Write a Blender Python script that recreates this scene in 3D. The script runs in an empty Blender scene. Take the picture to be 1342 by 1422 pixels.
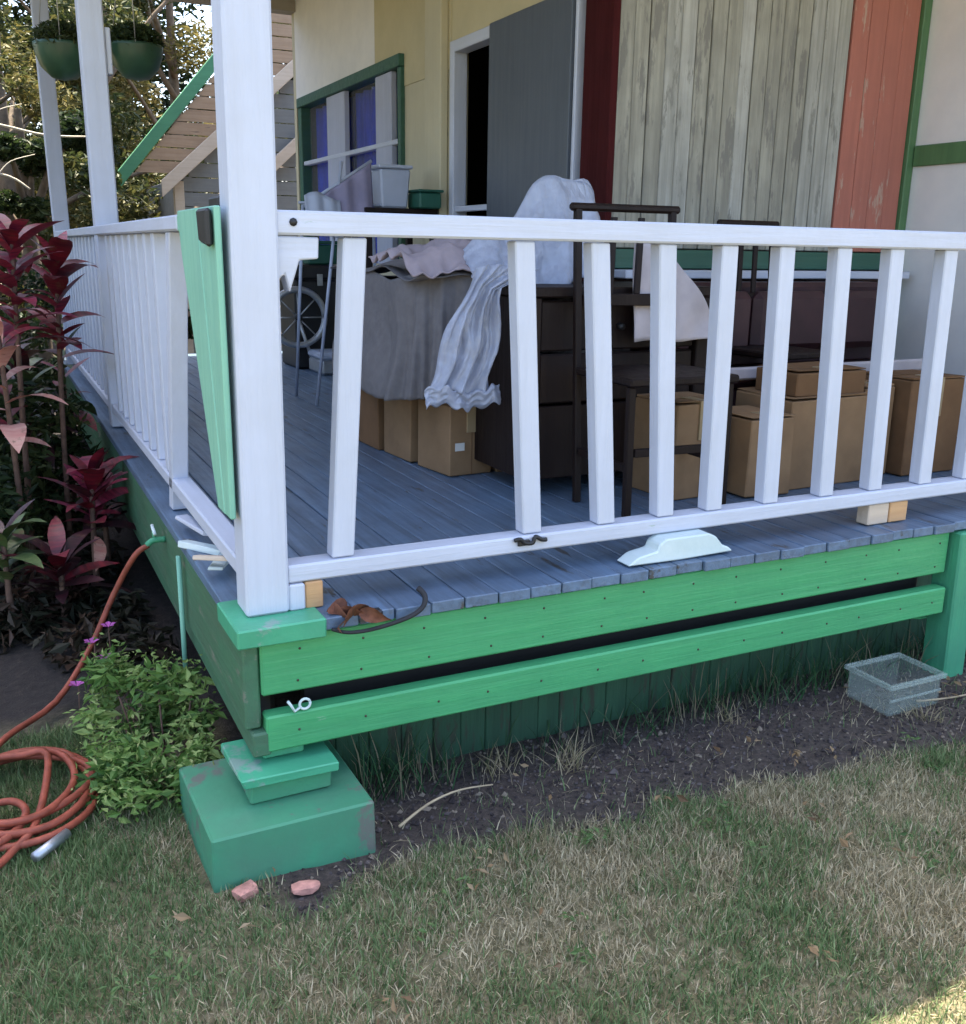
import bpy, bmesh, math, random
import numpy as np
from mathutils import Vector, Matrix, noise
random.seed(7); RNG = np.random.default_rng(7)
scn = bpy.context.scene
COL = scn.collection

# ------------------------------------------------------------------ camera, sky, sun, exposure
YAW, PITCH, ROLL = math.radians(26.438), math.radians(14.938), math.radians(0.9)
cam_d = bpy.data.cameras.new('camera'); cam = bpy.data.objects.new('camera', cam_d); COL.objects.link(cam)
cam_d.sensor_fit = 'HORIZONTAL'; cam_d.sensor_width = 36.0; cam_d.lens = 36.0*1367.4/1342.0
cam_d.clip_start = 0.05; cam_d.clip_end = 600
fw = Vector((math.sin(YAW)*math.cos(PITCH), math.cos(YAW)*math.cos(PITCH), -math.sin(PITCH)))
rt = Vector((math.cos(YAW), -math.sin(YAW), 0)); up = rt.cross(fw)
r2 = rt*math.cos(ROLL)+up*math.sin(ROLL); u2 = -rt*math.sin(ROLL)+up*math.cos(ROLL)
M = Matrix((r2, u2, -fw)).transposed().to_4x4(); M.translation = (-0.484, -2.165, 1.404)
cam.matrix_world = M
scn.camera = cam

SUN_TO = Vector((-0.30, -0.74, -3.15)).normalized()          # direction the light travels
wd = bpy.data.worlds.new('World'); scn.world = wd; wd.use_nodes = True
nt = wd.node_tree; bg = nt.nodes['Background']
sky = nt.nodes.new('ShaderNodeTexSky'); sky.sky_type = 'NISHITA'; sky.sun_disc = False
sky.sun_elevation = math.asin(-SUN_TO.z); sky.sun_rotation = math.atan2(-SUN_TO.x, -SUN_TO.y)
sky.air_density = 1.0; sky.dust_density = 3.0; sky.ozone_density = 1.0
nt.links.new(sky.outputs[0], bg.inputs[0]); bg.inputs[1].default_value = 0.15
sl = bpy.data.lights.new('sun', 'SUN'); sl.energy = 5.0; sl.angle = math.radians(0.5); sl.color = (1.0, 0.91, 0.74)
so = bpy.data.objects.new('sun', sl); COL.objects.link(so); so.rotation_euler = (-SUN_TO).to_track_quat('Z', 'Y').to_euler()
so.location = (3, 8, 30)
vs = scn.view_settings; vs.view_transform = 'Standard'; vs.look = 'None'; vs.gamma = 1.0; vs.exposure = 2.25
vs.use_curve_mapping = False

# ------------------------------------------------------------------ materials
def nodes(name):
    m = bpy.data.materials.new(name); m.use_nodes = True
    t = m.node_tree; b = t.nodes['Principled BSDF']
    return m, t, b
def coords(t, scale=(1, 1, 1), rnd=True):
    tc = t.nodes.new('ShaderNodeTexCoord'); v = tc.outputs['Object']
    if rnd:
        oi = t.nodes.new('ShaderNodeObjectInfo')
        mm = t.nodes.new('ShaderNodeMath'); mm.operation = 'MULTIPLY'; mm.inputs[1].default_value = 37.0
        t.links.new(oi.outputs['Random'], mm.inputs[0])
        ad = t.nodes.new('ShaderNodeVectorMath'); ad.operation = 'ADD'
        t.links.new(v, ad.inputs[0]); t.links.new(mm.outputs[0], ad.inputs[1]); v = ad.outputs[0]
    mp = t.nodes.new('ShaderNodeMapping'); mp.inputs['Scale'].default_value = scale
    t.links.new(v, mp.inputs[0]); return mp.outputs[0]
def nz(t, vec, scale, detail=4, rough=0.6):
    n = t.nodes.new('ShaderNodeTexNoise'); n.inputs['Scale'].default_value = scale
    n.inputs['Detail'].default_value = detail; n.inputs['Roughness'].default_value = rough
    t.links.new(vec, n.inputs['Vector']); return n.outputs['Fac']
def ramp(t, fac, stops):
    r = t.nodes.new('ShaderNodeValToRGB'); t.links.new(fac, r.inputs[0])
    e = r.color_ramp.elements
    while len(e) < len(stops): e.new(0.5)
    for k, (p, c) in enumerate(stops):
        e[k].position = p; e[k].color = (*c, 1)
    return r.outputs[0]
def mix(t, fac, a, b):
    m = t.nodes.new('ShaderNodeMix'); m.data_type = 'RGBA'
    if isinstance(fac, (int, float)): m.inputs[0].default_value = fac
    else: t.links.new(fac, m.inputs[0])
    for s, v in ((6, a), (7, b)):
        if isinstance(v, tuple): m.inputs[s].default_value = (*v, 1)
        else: t.links.new(v, m.inputs[s])
    return m.outputs[2]
def bump(t, b, h, strength, dist=0.005):
    n = t.nodes.new('ShaderNodeBump'); n.inputs['Strength'].default_value = strength; n.inputs['Distance'].default_value = dist
    t.links.new(h, n.inputs['Height']); t.links.new(n.outputs[0], b.inputs['Normal'])
def paint(name, col, dark=None, wear=None, wear_amt=0.62, axis='z', rough=0.5, var=0.25, grain=1.0, spec=0.4):
    """painted timber: streaks along the grain, blotches, chipped or dirty spots with a shape of their own"""
    m, t, b = nodes(name)
    s = {'x': (1.2, 22, 22), 'y': (22, 1.2, 22), 'z': (22, 22, 1.2), 'n': (4, 4, 4)}[axis]
    v = coords(t, s); v2 = coords(t, (1, 1, 1))
    g = nz(t, v, 1.6, 5, 0.65); bl = nz(t, v2, 5.0, 4, 0.6)
    dk = dark or tuple(c*0.72 for c in col)
    c = ramp(t, g, [(0.30, tuple(a*(1-var)+d*var for a, d in zip(col, dk))), (0.62, col)])
    c = mix(t, ramp(t, bl, [(0.40, (0, 0, 0)), (0.72, (0.55, 0.55, 0.55))]), c, dk)
    if wear:
        w = nz(t, coords(t, (s[0]*0.5+2, s[1]*0.5+2, s[2]*0.5+2)), 1.3, 6, 0.7)
        c = mix(t, ramp(t, w, [(wear_amt, (0, 0, 0)), (wear_amt+0.05, (1, 1, 1))]), c, wear)
    t.links.new(c, b.inputs['Base Color'])
    t.links.new(ramp(t, g, [(0.2, (rough+0.15,)*3), (0.8, (rough-0.1,)*3)]), b.inputs['Roughness'])
    b.inputs['Specular IOR Level'].default_value = spec
    if grain:
        hm = t.nodes.new('ShaderNodeMath'); hm.operation = 'MULTIPLY_ADD'; t.links.new(bl, hm.inputs[0]); hm.inputs[1].default_value = 1.4; t.links.new(g, hm.inputs[2])
        bump(t, b, hm.outputs[0], 0.5*grain, 0.006)
    return m
def plain(name, col, rough=0.6, var=0.2, scale=8, metal=0.0, bmp=0.2, spec=0.4):
    m, t, b = nodes(name); v = coords(t)
    n = nz(t, v, scale, 5, 0.6)
    c = ramp(t, n, [(0.3, tuple(x*(1-var) for x in col)), (0.7, tuple(min(1, x*(1+var*0.5)) for x in col))])
    t.links.new(c, b.inputs['Base Color']); b.inputs['Roughness'].default_value = rough; b.inputs['Metallic'].default_value = metal
    b.inputs['Specular IOR Level'].default_value = spec
    if bmp: bump(t, b, n, bmp, 0.01)
    return m
def leafmat(name, attr='tint', trans=0.35, rough=0.5):
    m, t, b = nodes(name)
    a = t.nodes.new('ShaderNodeAttribute'); a.attribute_name = attr
    t.links.new(a.outputs['Color'], b.inputs['Base Color']); b.inputs['Roughness'].default_value = rough
    b.inputs['Specular IOR Level'].default_value = 0.25
    tr = t.nodes.new('ShaderNodeBsdfTranslucent'); t.links.new(a.outputs['Color'], tr.inputs[0])
    mx = t.nodes.new('ShaderNodeMixShader'); mx.inputs[0].default_value = trans
    out = t.nodes['Material Output']
    t.links.new(b.outputs[0], mx.inputs[1]); t.links.new(tr.outputs[0], mx.inputs[2]); t.links.new(mx.outputs[0], out.inputs[0])
    return m

WHITE = (0.50, 0.53, 0.625)
MT = {}
MT['white_z'] = paint('white_paint_upright', WHITE, (0.44, 0.46, 0.52), (0.30, 0.38, 0.34), 0.70, 'z', 0.45, 0.5)
MT['white_x'] = paint('white_paint_rail', WHITE, (0.44, 0.46, 0.52), (0.32, 0.40, 0.36), 0.70, 'x', 0.45, 0.5)
MT['white_y'] = paint('white_paint_rail_side', WHITE, (0.44, 0.46, 0.52), (0.32, 0.40, 0.36), 0.71, 'y', 0.45, 0.5)
GREEN = (0.065, 0.34, 0.135)
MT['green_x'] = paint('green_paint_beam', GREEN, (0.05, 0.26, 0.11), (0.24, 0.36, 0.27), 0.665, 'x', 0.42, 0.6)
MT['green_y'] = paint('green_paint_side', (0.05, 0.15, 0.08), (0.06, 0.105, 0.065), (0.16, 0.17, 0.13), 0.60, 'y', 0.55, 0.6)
MT['green_z'] = paint('green_paint_upright', (0.06, 0.31, 0.16), (0.05, 0.22, 0.13), (0.30, 0.38, 0.32), 0.70, 'z', 0.5, 0.6)
MT['green_pale'] = paint('pale_green_plank', (0.22, 0.48, 0.35), (0.17, 0.38, 0.29), (0.35, 0.45, 0.40), 0.68, 'z', 0.5, 0.6)
MT['green_block'] = paint('green_concrete', (0.055, 0.255, 0.135), (0.07, 0.17, 0.11), (0.13, 0.14, 0.115), 0.565, 'n', 0.6, 0.5)
MT['teal'] = paint('teal_green_cap', (0.07, 0.36, 0.20), (0.055, 0.27, 0.155), (0.20, 0.30, 0.25), 0.60, 'n', 0.35, 0.5)
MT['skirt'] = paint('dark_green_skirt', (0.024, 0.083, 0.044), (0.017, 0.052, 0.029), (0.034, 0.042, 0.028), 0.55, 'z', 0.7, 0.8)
MT['trim'] = paint('olive_green_trim', (0.09, 0.19, 0.08), (0.06, 0.13, 0.06), (0.3, 0.3, 0.25), 0.70, 'z', 0.5, 0.5)
MT['deck'] = paint('blue_grey_deck_paint', (0.125, 0.19, 0.285), (0.07, 0.092, 0.125), (0.06, 0.06, 0.06), 0.61, 'y', 0.36, 0.8)
MT['mint'] = paint('pale_mint_paint', (0.60, 0.68, 0.68), (0.46, 0.56, 0.55), (0.35, 0.42, 0.36), 0.66, 'n', 0.5, 0.5)
MT['sill'] = paint('dark_green_sill', (0.035, 0.11, 0.075), (0.03, 0.08, 0.055), None, 0.7, 'x', 0.5, 0.5)
MT['bargegreen'] = paint('barge_green', (0.075, 0.24, 0.12), (0.06, 0.19, 0.10), (0.2, 0.26, 0.2), 0.66, 'x', 0.6, 0.5)
MT['shedgreen'] = paint('shed_green', (0.05, 0.16, 0.08), (0.04, 0.12, 0.06), None, 0.7, 'y', 0.7, 0.4)
MT['rust'] = plain('rusty_nail', (0.06, 0.05, 0.035), 0.8, 0.4, 60)
MT['raw'] = paint('raw_pine', (0.56, 0.33, 0.16), (0.42, 0.23, 0.11), None, 0.7, 'x', 0.7, 0.6)
MT['wall'] = paint('cream_wall_paint', (0.50, 0.45, 0.31), (0.42, 0.38, 0.27), (0.36, 0.32, 0.20), 0.70, 'z', 0.6, 0.3, 0.3)
MT['wall_warm'] = paint('cream_wall_warm_bounce', (0.50, 0.435, 0.27), (0.42, 0.37, 0.23), (0.36, 0.32, 0.19), 0.68, 'n', 0.6, 0.3, 0.3)  # cream wall made yellower, with the warm ceiling bounce put into its colour
MT['wall_white'] = paint('white_wall_paint', (0.74, 0.72, 0.71), (0.62, 0.61, 0.62), (0.5, 0.5, 0.5), 0.74, 'n', 0.6, 0.3, 0.3)
MT['weather'] = paint('weathered_board', (0.36, 0.345, 0.285), (0.20, 0.19, 0.16), (0.20, 0.19, 0.165), 0.55, 'z', 0.85, 0.9, 1.6, 0.15)
MT['weather2'] = paint('weathered_board_pale', (0.42, 0.41, 0.37), (0.24, 0.235, 0.205), (0.22, 0.215, 0.19), 0.57, 'z', 0.85, 0.9, 1.6, 0.15)
MT['red'] = paint('faded_red_board', (0.42, 0.155, 0.115), (0.33, 0.13, 0.10), (0.42, 0.28, 0.22), 0.58, 'z', 0.75, 0.7, 1.0, 0.2)
MT['maroon'] = paint('dark_red_corner_board', (0.055, 0.008, 0.009), (0.03, 0.006, 0.006), None, 0.7, 'z', 0.75, 0.5, 1.0, 0.1)
MT['doorgrey'] = paint('grey_door_paint', (0.07, 0.082, 0.10), (0.06, 0.07, 0.085), None, 0.7, 'z', 0.4, 0.3, 0.4)
MT['dado'] = paint('dark_dado', (0.045, 0.022, 0.022), (0.03, 0.018, 0.018), None, 0.7, 'z', 0.5, 0.5)
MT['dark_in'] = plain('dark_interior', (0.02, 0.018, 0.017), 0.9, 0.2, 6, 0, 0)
MT['card'] = plain('cardboard', (0.27, 0.165, 0.088), 0.8, 0.25, 5, 0, 0.1, 0.2)
MT['card2'] = plain('cardboard_dark', (0.18, 0.098, 0.048), 0.8, 0.25, 5, 0, 0.1, 0.2)
MT['tape'] = plain('packing_tape', (0.34, 0.25, 0.14), 0.35, 0.1, 10, 0, 0)
MT['paper'] = plain('paper_label', (0.75, 0.72, 0.68), 0.7, 0.1, 10, 0, 0)
MT['tarp'] = plain('grey_tarp', (0.15, 0.14, 0.145), 0.75, 0.15, 30, 0, 0.25)
MT['pink'] = plain('pinkish_cloth', (0.33, 0.27, 0.29), 0.85, 0.25, 6, 0, 0.3)
MT['lilac'] = plain('lilac_cloth', (0.24, 0.22, 0.32), 0.85, 0.25, 6, 0, 0.3)
MT['whitecloth'] = plain('white_cloth', (0.45, 0.40, 0.41), 0.85, 0.2, 6, 0, 0.3)
MT['lime'] = plain('lime_plastic', (0.42, 0.66, 0.06), 0.4, 0.15, 6, 0, 0.05)
MT['black'] = plain('black_plastic', (0.018, 0.018, 0.02), 0.45, 0.3, 8, 0, 0.05)
MT['rubber'] = plain('black_rubber', (0.02, 0.02, 0.024), 0.7, 0.3, 20, 0, 0.3)
MT['dwood'] = paint('dark_stained_wood', (0.016, 0.009, 0.008), (0.010, 0.006, 0.005), None, 0.7, 'z', 0.5, 0.5, 1.0, 0.2)
MT['sofa'] = plain('maroon_vinyl', (0.04, 0.015, 0.018), 0.5, 0.35, 6, 0, 0.2)
MT['dgreen'] = plain('dark_green_plastic', (0.02, 0.10, 0.07), 0.5, 0.2, 6, 0, 0.05)
MT['binwhite'] = plain('pale_blue_white_plastic', (0.40, 0.44, 0.55), 0.4, 0.1, 6, 0, 0.02)
MT['steel'] = plain('grey_steel', (0.42, 0.43, 0.45), 0.4, 0.2, 20, 0.7, 0.05)
MT['curtain'] = paint('blue_curtain', (0.016, 0.045, 0.55), (0.007, 0.018, 0.22), None, 0.7, 'z', 0.9, 0.9, 1.0, 0.03)
MT['palecurtain'] = paint('pale_curtain', (0.42, 0.44, 0.54), (0.33, 0.35, 0.43), None, 0.7, 'z', 0.8, 0.5)
MT['tan'] = paint('tan_board', (0.40, 0.27, 0.17), (0.28, 0.18, 0.11), (0.22, 0.15, 0.10), 0.62, 'x', 0.75, 0.7)
MT['tanpale'] = paint('pale_tan_board', (0.58, 0.47, 0.36), (0.46, 0.36, 0.27), None, 0.7, 'x', 0.7, 0.5)
MT['greyside'] = paint('grey_siding', (0.22, 0.22, 0.21), (0.16, 0.16, 0.155), None, 0.7, 'x', 0.7, 0.5)
MT['roof'] = plain('roof_sheet', (0.32, 0.33, 0.33), 0.5, 0.2, 4, 0.3, 0.05)
MT['ceil'] = paint('ceiling_board', (0.60, 0.53, 0.38), (0.5, 0.44, 0.31), None, 0.7, 'x', 0.7, 0.4)
MT['eave'] = paint('eave_beam', (0.34, 0.30, 0.25), (0.26, 0.23, 0.19), None, 0.7, 'x', 0.7, 0.4)
MT['hose'] = plain('orange_red_hose', (0.27, 0.065, 0.038), 0.5, 0.4, 30, 0, 0.05, 0.3)
MT['brick'] = plain('pink_brick', (0.50, 0.24, 0.19), 0.9, 0.4, 40, 0, 0.6)
MT['bark'] = plain('bark', (0.16, 0.12, 0.085), 0.9, 0.4, 12, 0, 0.8)
MT['palebark'] = plain('pale_branch_bark', (0.50, 0.46, 0.38), 0.9, 0.3, 12, 0, 0.5)
MT['bowl'] = plain('green_basket_bowl', (0.035, 0.085, 0.052), 0.35, 0.3, 8, 0, 0.05)
MT['stem'] = plain('cordyline_stem', (0.15, 0.085, 0.06), 0.9, 0.4, 30, 0, 0.6)
MT['leaf'] = leafmat('foliage', trans=0.3)
MT['grass'] = leafmat('grass_blades', trans=0.25, rough=0.6)
MT['straw'] = plain('dry_straw', (0.42, 0.33, 0.21), 0.9, 0.3, 10, 0, 0)
MT['petal'] = plain('magenta_petals', (0.36, 0.08, 0.30), 0.7, 0.3, 10, 0, 0)
def cordy(name, a, b_):
    m, t, b = nodes(name); v = coords(t, (30, 3, 3)); n = nz(t, v, 1.5, 3)
    c_ = ramp(t, n, [(0.35, a), (0.65, b_)]); n2 = nz(t, coords(t), 22, 4); c_ = mix(t, ramp(t, n2, [(0.60, (0, 0, 0)), (0.68, (0.7, 0.7, 0.7))]), c_, (0.13, 0.075, 0.04))
    t.links.new(c_, b.inputs['Base Color']); b.inputs['Roughness'].default_value = 0.45; bump(t, b, n, 0.3, 0.004)
    return m
MT['cordy_red'] = cordy('cordyline_leaf_red', (0.06, 0.006, 0.014), (0.20, 0.012, 0.026))
MT['cordy_bright'] = cordy('cordyline_leaf_crimson', (0.10, 0.010, 0.03), (0.34, 0.035, 0.075))
MT['cordy_dark'] = cordy('cordyline_leaf_dark', (0.018, 0.007, 0.010), (0.055, 0.010, 0.017))
MT['cordy_pink'] = cordy('cordyline_leaf_pink', (0.42, 0.16, 0.14), (0.52, 0.30, 0.24))
MT['cordy_green'] = cordy('broad_leaf_green', (0.04, 0.075, 0.025), (0.09, 0.13, 0.04))
# clear-ish plastics
def plastic(name, col, alpha, rough, crease=False):
    m, t, b = nodes(name); n = nz(t, coords(t), 7, 4)
    t.links.new(ramp(t, n, [(0.3, tuple(c*0.8 for c in col)), (0.7, col)]), b.inputs['Base Color'])
    b.inputs['Roughness'].default_value = rough; b.inputs['Alpha'].default_value = alpha
    if crease:
        c1 = nz(t, coords(t, (1.6, 1.6, 0.7)), 9, 3, 0.5); mm = t.nodes.new('ShaderNodeMath'); mm.operation = 'PINGPONG'; mm.inputs[1].default_value = 0.16; t.links.new(c1, mm.inputs[0])
        bump(t, b, mm.outputs[0], 0.5, 0.06)
        t.links.new(ramp(t, nz(t, coords(t), 9, 3), [(0.35, (alpha-0.2,)*3), (0.65, (alpha+0.05,)*3)]), b.inputs['Alpha'])
    else: bump(t, b, n, 0.4, 0.02)
    return m
MT['sheet'] = plastic('white_plastic_sheet', (0.46, 0.49, 0.60), 0.82, 0.28, True)
MT['tubrim'] = plastic('tub_rim_plastic', (0.42, 0.50, 0.45), 0.30, 0.35)
MT['tub'] = plastic('clear_plastic_tub', (0.42, 0.50, 0.45), 0.12, 0.3)
g, t, b = nodes('window_glass'); b.inputs['Base Color'].default_value = (0.9, 0.92, 0.95, 1); b.inputs['Roughness'].default_value = 0.03
b.inputs['Alpha'].default_value = 0.05; b.inputs['Specular IOR Level'].default_value = 0.2; MT['glass'] = g

# ------------------------------------------------------------------ building helpers (world coordinates in, local meshes out)
WL = {}
def wloc(o): return WL.get(o.name, Vector((0, 0, 0)))
def props(o, label=None, cat=None, group=None, kind=None):
    if label: o['label'] = label
    if cat: o['category'] = cat
    if group: o['group'] = group
    if kind: o['kind'] = kind
    return o
def thing(name, loc, label, cat, group=None, rz=None):
    o = bpy.data.objects.new(name, None); COL.objects.link(o); o.location = loc; o.empty_display_size = 0.1
    props(o, label, cat, group)
    if rz is None: WL[o.name] = Vector(loc)          # children given in world coordinates
    else: o.rotation_euler = (0, 0, rz); WL[o.name] = Vector((0, 0, 0))   # children given in local coordinates
    return o
def link(name, me, mat, par=None, at=(0, 0, 0)):
    o = bpy.data.objects.new(name, me); COL.objects.link(o)
    if mat and not me.materials: me.materials.append(MT[mat] if isinstance(mat, str) else mat)
    at = Vector(at)
    if par: o.parent = par; o.location = at - wloc(par)
    else: o.location = at
    WL[o.name] = at
    return o
def mesh_from(verts, faces, bevel=0.0, smooth=False):
    bm = bmesh.new(); vs_ = [bm.verts.new(v) for v in verts]
    for f in faces: bm.faces.new([vs_[i] for i in f])
    bmesh.ops.recalc_face_normals(bm, faces=bm.faces)
    if bevel: bmesh.ops.bevel(bm, geom=list(bm.edges), offset=bevel, segments=1, affect='EDGES', clamp_overlap=True)
    me = bpy.data.meshes.new('mesh'); bm.to_mesh(me); bm.free()
    if smooth:
        for p in me.polygons: p.use_smooth = True
    return me
HEX = [(0, 1, 2, 3), (7, 6, 5, 4), (0, 4, 5, 1), (1, 5, 6, 2), (2, 6, 7, 3), (3, 7, 4, 0)]
CACHE = {}
def box(name, x0, x1, y0, y1, z0, z1, mat, par=None, bevel=0.004, jit=0.0):
    c = Vector(((x0+x1)/2, (y0+y1)/2, (z0+z1)/2)); hx, hy, hz = (x1-x0)/2, (y1-y0)/2, (z1-z0)/2
    key = (round(hx, 4), round(hy, 4), round(hz, 4), mat, bevel)
    if not jit and key in CACHE: return link(name, CACHE[key], mat, par, c)
    v = [(-hx, -hy, -hz), (hx, -hy, -hz), (hx, hy, -hz), (-hx, hy, -hz), (-hx, -hy, hz), (hx, -hy, hz), (hx, hy, hz), (-hx, hy, hz)]
    if jit: v = [tuple(a+random.uniform(-jit, jit) for a in q) for q in v]
    me = mesh_from(v, HEX, bevel)
    if not jit: CACHE[key] = me
    return link(name, me, mat, par, c)
def bar(name, p0, p1, w, d, mat, par=None, bevel=0.004, w1=None, d1=None):
    """upright-ish bar with a rectangular section (w along x, d along y), sheared between two points"""
    p0, p1 = Vector(p0), Vector(p1); c = (p0+p1)/2; w1 = w1 or w; d1 = d1 or d; v = []
    for p, a, e in ((p0, w, d), (p1, w1, d1)):
        q = p-c; v += [(q.x-a/2, q.y-e/2, q.z), (q.x+a/2, q.y-e/2, q.z), (q.x+a/2, q.y+e/2, q.z), (q.x-a/2, q.y+e/2, q.z)]
    return link(name, mesh_from(v, HEX, bevel), mat, par, c)
def prism(name, poly, axis, a0, a1, mat, par=None, bevel=0.0):
    """polygon in the plane across an axis, pushed through from a0 to a1"""
    def P(u, w, a): return {'y': (u, a, w), 'x': (a, u, w), 'z': (u, w, a)}[axis]
    n = len(poly); v = [P(u, w, a0) for u, w in poly]+[P(u, w, a1) for u, w in poly]
    c = sum((Vector(q) for q in v), Vector())/len(v); v = [tuple(Vector(q)-c) for q in v]
    f = [tuple(range(n)), tuple(range(2*n-1, n-1, -1))]+[(i, i+n, (i+1) % n+n, (i+1) % n) for i in range(n)]
    return link(name, mesh_from(v, f, bevel), mat, par, c)
def tube_mesh(pts, r, seg=8, r1=None, closed=False):
    pts = [Vector(p) for p in pts]; n = len(pts); v = []; f = []
    prev = None
    for i, p in enumerate(pts):
        tdir = (pts[min(i+1, n-1)]-pts[max(i-1, 0)]).normalized()
        if prev is None: a = tdir.orthogonal().normalized()
        else: a = (prev-tdir*prev.dot(tdir)).normalized()
        prev = a; bb = tdir.cross(a); rr = r if r1 is None else r+(r1-r)*i/(n-1)
        for k in range(seg):
            an = 2*math.pi*k/seg; v.append(tuple(p+(a*math.cos(an)+bb*math.sin(an))*rr))
    for i in range(n-1):
        for k in range(seg): f.append((i*seg+k, i*seg+(k+1) % seg, (i+1)*seg+(k+1) % seg, (i+1)*seg+k))
    f.append(tuple(range(seg-1, -1, -1))); f.append(tuple(range((n-1)*seg, n*seg)))
    return mesh_from(v, f, 0, True)
def tube(name, pts, r, mat, par=None, seg=8, r1=None):
    c = Vector(pts[0]); return link(name, tube_mesh([Vector(p)-c for p in pts], r, seg, r1), mat, par, c)
def smooth_path(pts, n=8):
    pts = [Vector(p) for p in pts]; out = []
    for i in range(len(pts)-1):
        p0 = pts[max(i-1, 0)]; p1 = pts[i]; p2 = pts[i+1]; p3 = pts[min(i+2, len(pts)-1)]
        for k in range(n):
            s = k/n; out.append(0.5*((2*p1)+(p2-p0)*s+(2*p0-5*p1+4*p2-p3)*s*s+(3*p1-p0-3*p2+p3)*s**3))
    out.append(pts[-1]); return out
def lathe(name, prof, mat, par=None, at=(0, 0, 0), seg=24):
    v = []; f = []; n = len(prof)
    for r, z in prof:
        for k in range(seg): v.append((r*math.cos(2*math.pi*k/seg), r*math.sin(2*math.pi*k/seg), z))
    for i in range(n-1):
        for k in range(seg): f.append((i*seg+k, i*seg+(k+1) % seg, (i+1)*seg+(k+1) % seg, (i+1)*seg+k))
    return link(name, mesh_from(v, f, 0, True), mat, par, at)
def sheet(name, fn, nu, nv, mat, par=None, thick=0.003, at=None):
    P = [Vector(fn(i/nu, j/nv)) for j in range(nv+1) for i in range(nu+1)]
    c = Vector(at) if at else sum(P, Vector())/len(P)
    f = [(j*(nu+1)+i, j*(nu+1)+i+1, (j+1)*(nu+1)+i+1, (j+1)*(nu+1)+i) for j in range(nv) for i in range(nu)]
    o = link(name, mesh_from([tuple(p-c) for p in P], f, 0, True), mat, par, c)
    md = o.modifiers.new('thickness', 'SOLIDIFY'); md.thickness = thick
    return o
def nv3(x, y, z): return noise.noise(Vector((x, y, z)))
def rock(name, loc, s, mat, par=None, seed=0):
    bm = bmesh.new(); bmesh.ops.create_icosphere(bm, subdivisions=2, radius=1)
    for v in bm.verts:
        k = 1+0.35*noise.noise(v.co*1.3+Vector((seed*7.1, 0, 0)))
        v.co = Vector((max(-.75, min(.75, v.co.x*k))*s[0], max(-.75, min(.75, v.co.y*k))*s[1], max(-.7, min(.7, v.co.z*k))*s[2]))
    me = bpy.data.meshes.new('mesh'); bm.to_mesh(me); bm.free()
    return link(name, me, mat, par, loc)
def tint_mesh(V, F, C, name):
    """verts, faces and one colour per vertex"""
    me = bpy.data.meshes.new(name); me.from_pydata(V.tolist() if hasattr(V, 'tolist') else V, [], F.tolist() if hasattr(F, 'tolist') else F)
    a = me.attributes.new('tint', 'FLOAT_COLOR', 'POINT')
    c4 = np.ones((len(C), 4), np.float32); c4[:, :3] = C; a.data.foreach_set('color', c4.ravel()); return me

def vnoise(x, y, sc, seed=0):
    """smooth value noise on arrays, 0..1"""
    g = np.random.default_rng(seed).random((64, 64)); x = x*sc+100; y = y*sc+100
    xi = np.floor(x).astype(int); yi = np.floor(y).astype(int); fx = x-xi; fy = y-yi
    fx = fx*fx*(3-2*fx); fy = fy*fy*(3-2*fy); G = lambda i, j: g[i % 64, j % 64]
    return (G(xi, yi)*(1-fx)+G(xi+1, yi)*fx)*(1-fy)+(G(xi, yi+1)*(1-fx)+G(xi+1, yi+1)*fx)*fy

D = 0.56            # deck top
# ------------------------------------------------------------------ ground
def soil_w(x, y):
    """1 on the bare soil strip beside the porch, 0 on the lawn (arrays)"""
    near = np.where(x < 0.15, -0.29, -0.30-0.07*np.clip(x, 0, 3))+0.20*(vnoise(x, y, 3.1, 3)-0.5)+0.10*(vnoise(x, y, 9, 4)-0.5)
    w = np.clip((y-near)/0.07, 0, 1)
    left = np.clip((x+0.06+0.12*(vnoise(x, y, 5, 5)-0.5))/0.08, 0, 1)
    return w*left
def ground_h(x, y):
    return 0.018*(vnoise(x, y, 2.3, 11)-0.5)+0.012*(vnoise(x, y, 7, 12)-0.5)+0.006*(vnoise(x, y, 23, 13)-0.5)
gx = np.concatenate([[-400, -60, -15, -5, -2], np.arange(-1.2, 4.01, 0.04), [6, 15, 60, 400]])
gy = np.concatenate([[-400, -60, -15, -5, -2.4], np.arange(-1.6, 3.01, 0.04), [4, 6, 9, 15, 60, 400]])
GX, GY = np.meshgrid(gx, gy)
V = np.stack([GX.ravel(), GY.ravel(), ground_h(GX, GY).ravel()], 1)
nx = len(gx); F = [(j*nx+i, j*nx+i+1, (j+1)*nx+i+1, (j+1)*nx+i) for j in range(len(gy)-1) for i in range(nx-1)]
me = bpy.data.meshes.new('ground'); me.from_pydata(V.tolist(), [], F)
for p_ in me.polygons: p_.use_smooth = True
a = me.attributes.new('dark', 'FLOAT', 'POINT'); a.data.foreach_set('value', (np.clip((GY-0.62+0.3*vnoise(GX, GY, 4, 6))/0.4, 0, 1)*(GY < 12)*(np.abs(GX) < 3)).ravel().astype(np.float32))  # mask for soil darkened to stand for shade under the plants
a = me.attributes.new('soil', 'FLOAT', 'POINT'); a.data.foreach_set('value', soil_w(GX, GY).ravel().astype(np.float32))
m, t, b = nodes('lawn_and_soil'); v = coords(t, rnd=False)
lawn = ramp(t, nz(t, v, 22, 8, 0.8), [(0.34, (0.05, 0.05, 0.02)), (0.5, (0.17, 0.15, 0.08)), (0.66, (0.32, 0.27, 0.17))])
soil = ramp(t, nz(t, v, 45, 8, 0.75), [(0.30, (0.024, 0.017, 0.014)), (0.52, (0.066, 0.049, 0.041)), (0.72, (0.12, 0.092, 0.074))])
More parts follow.
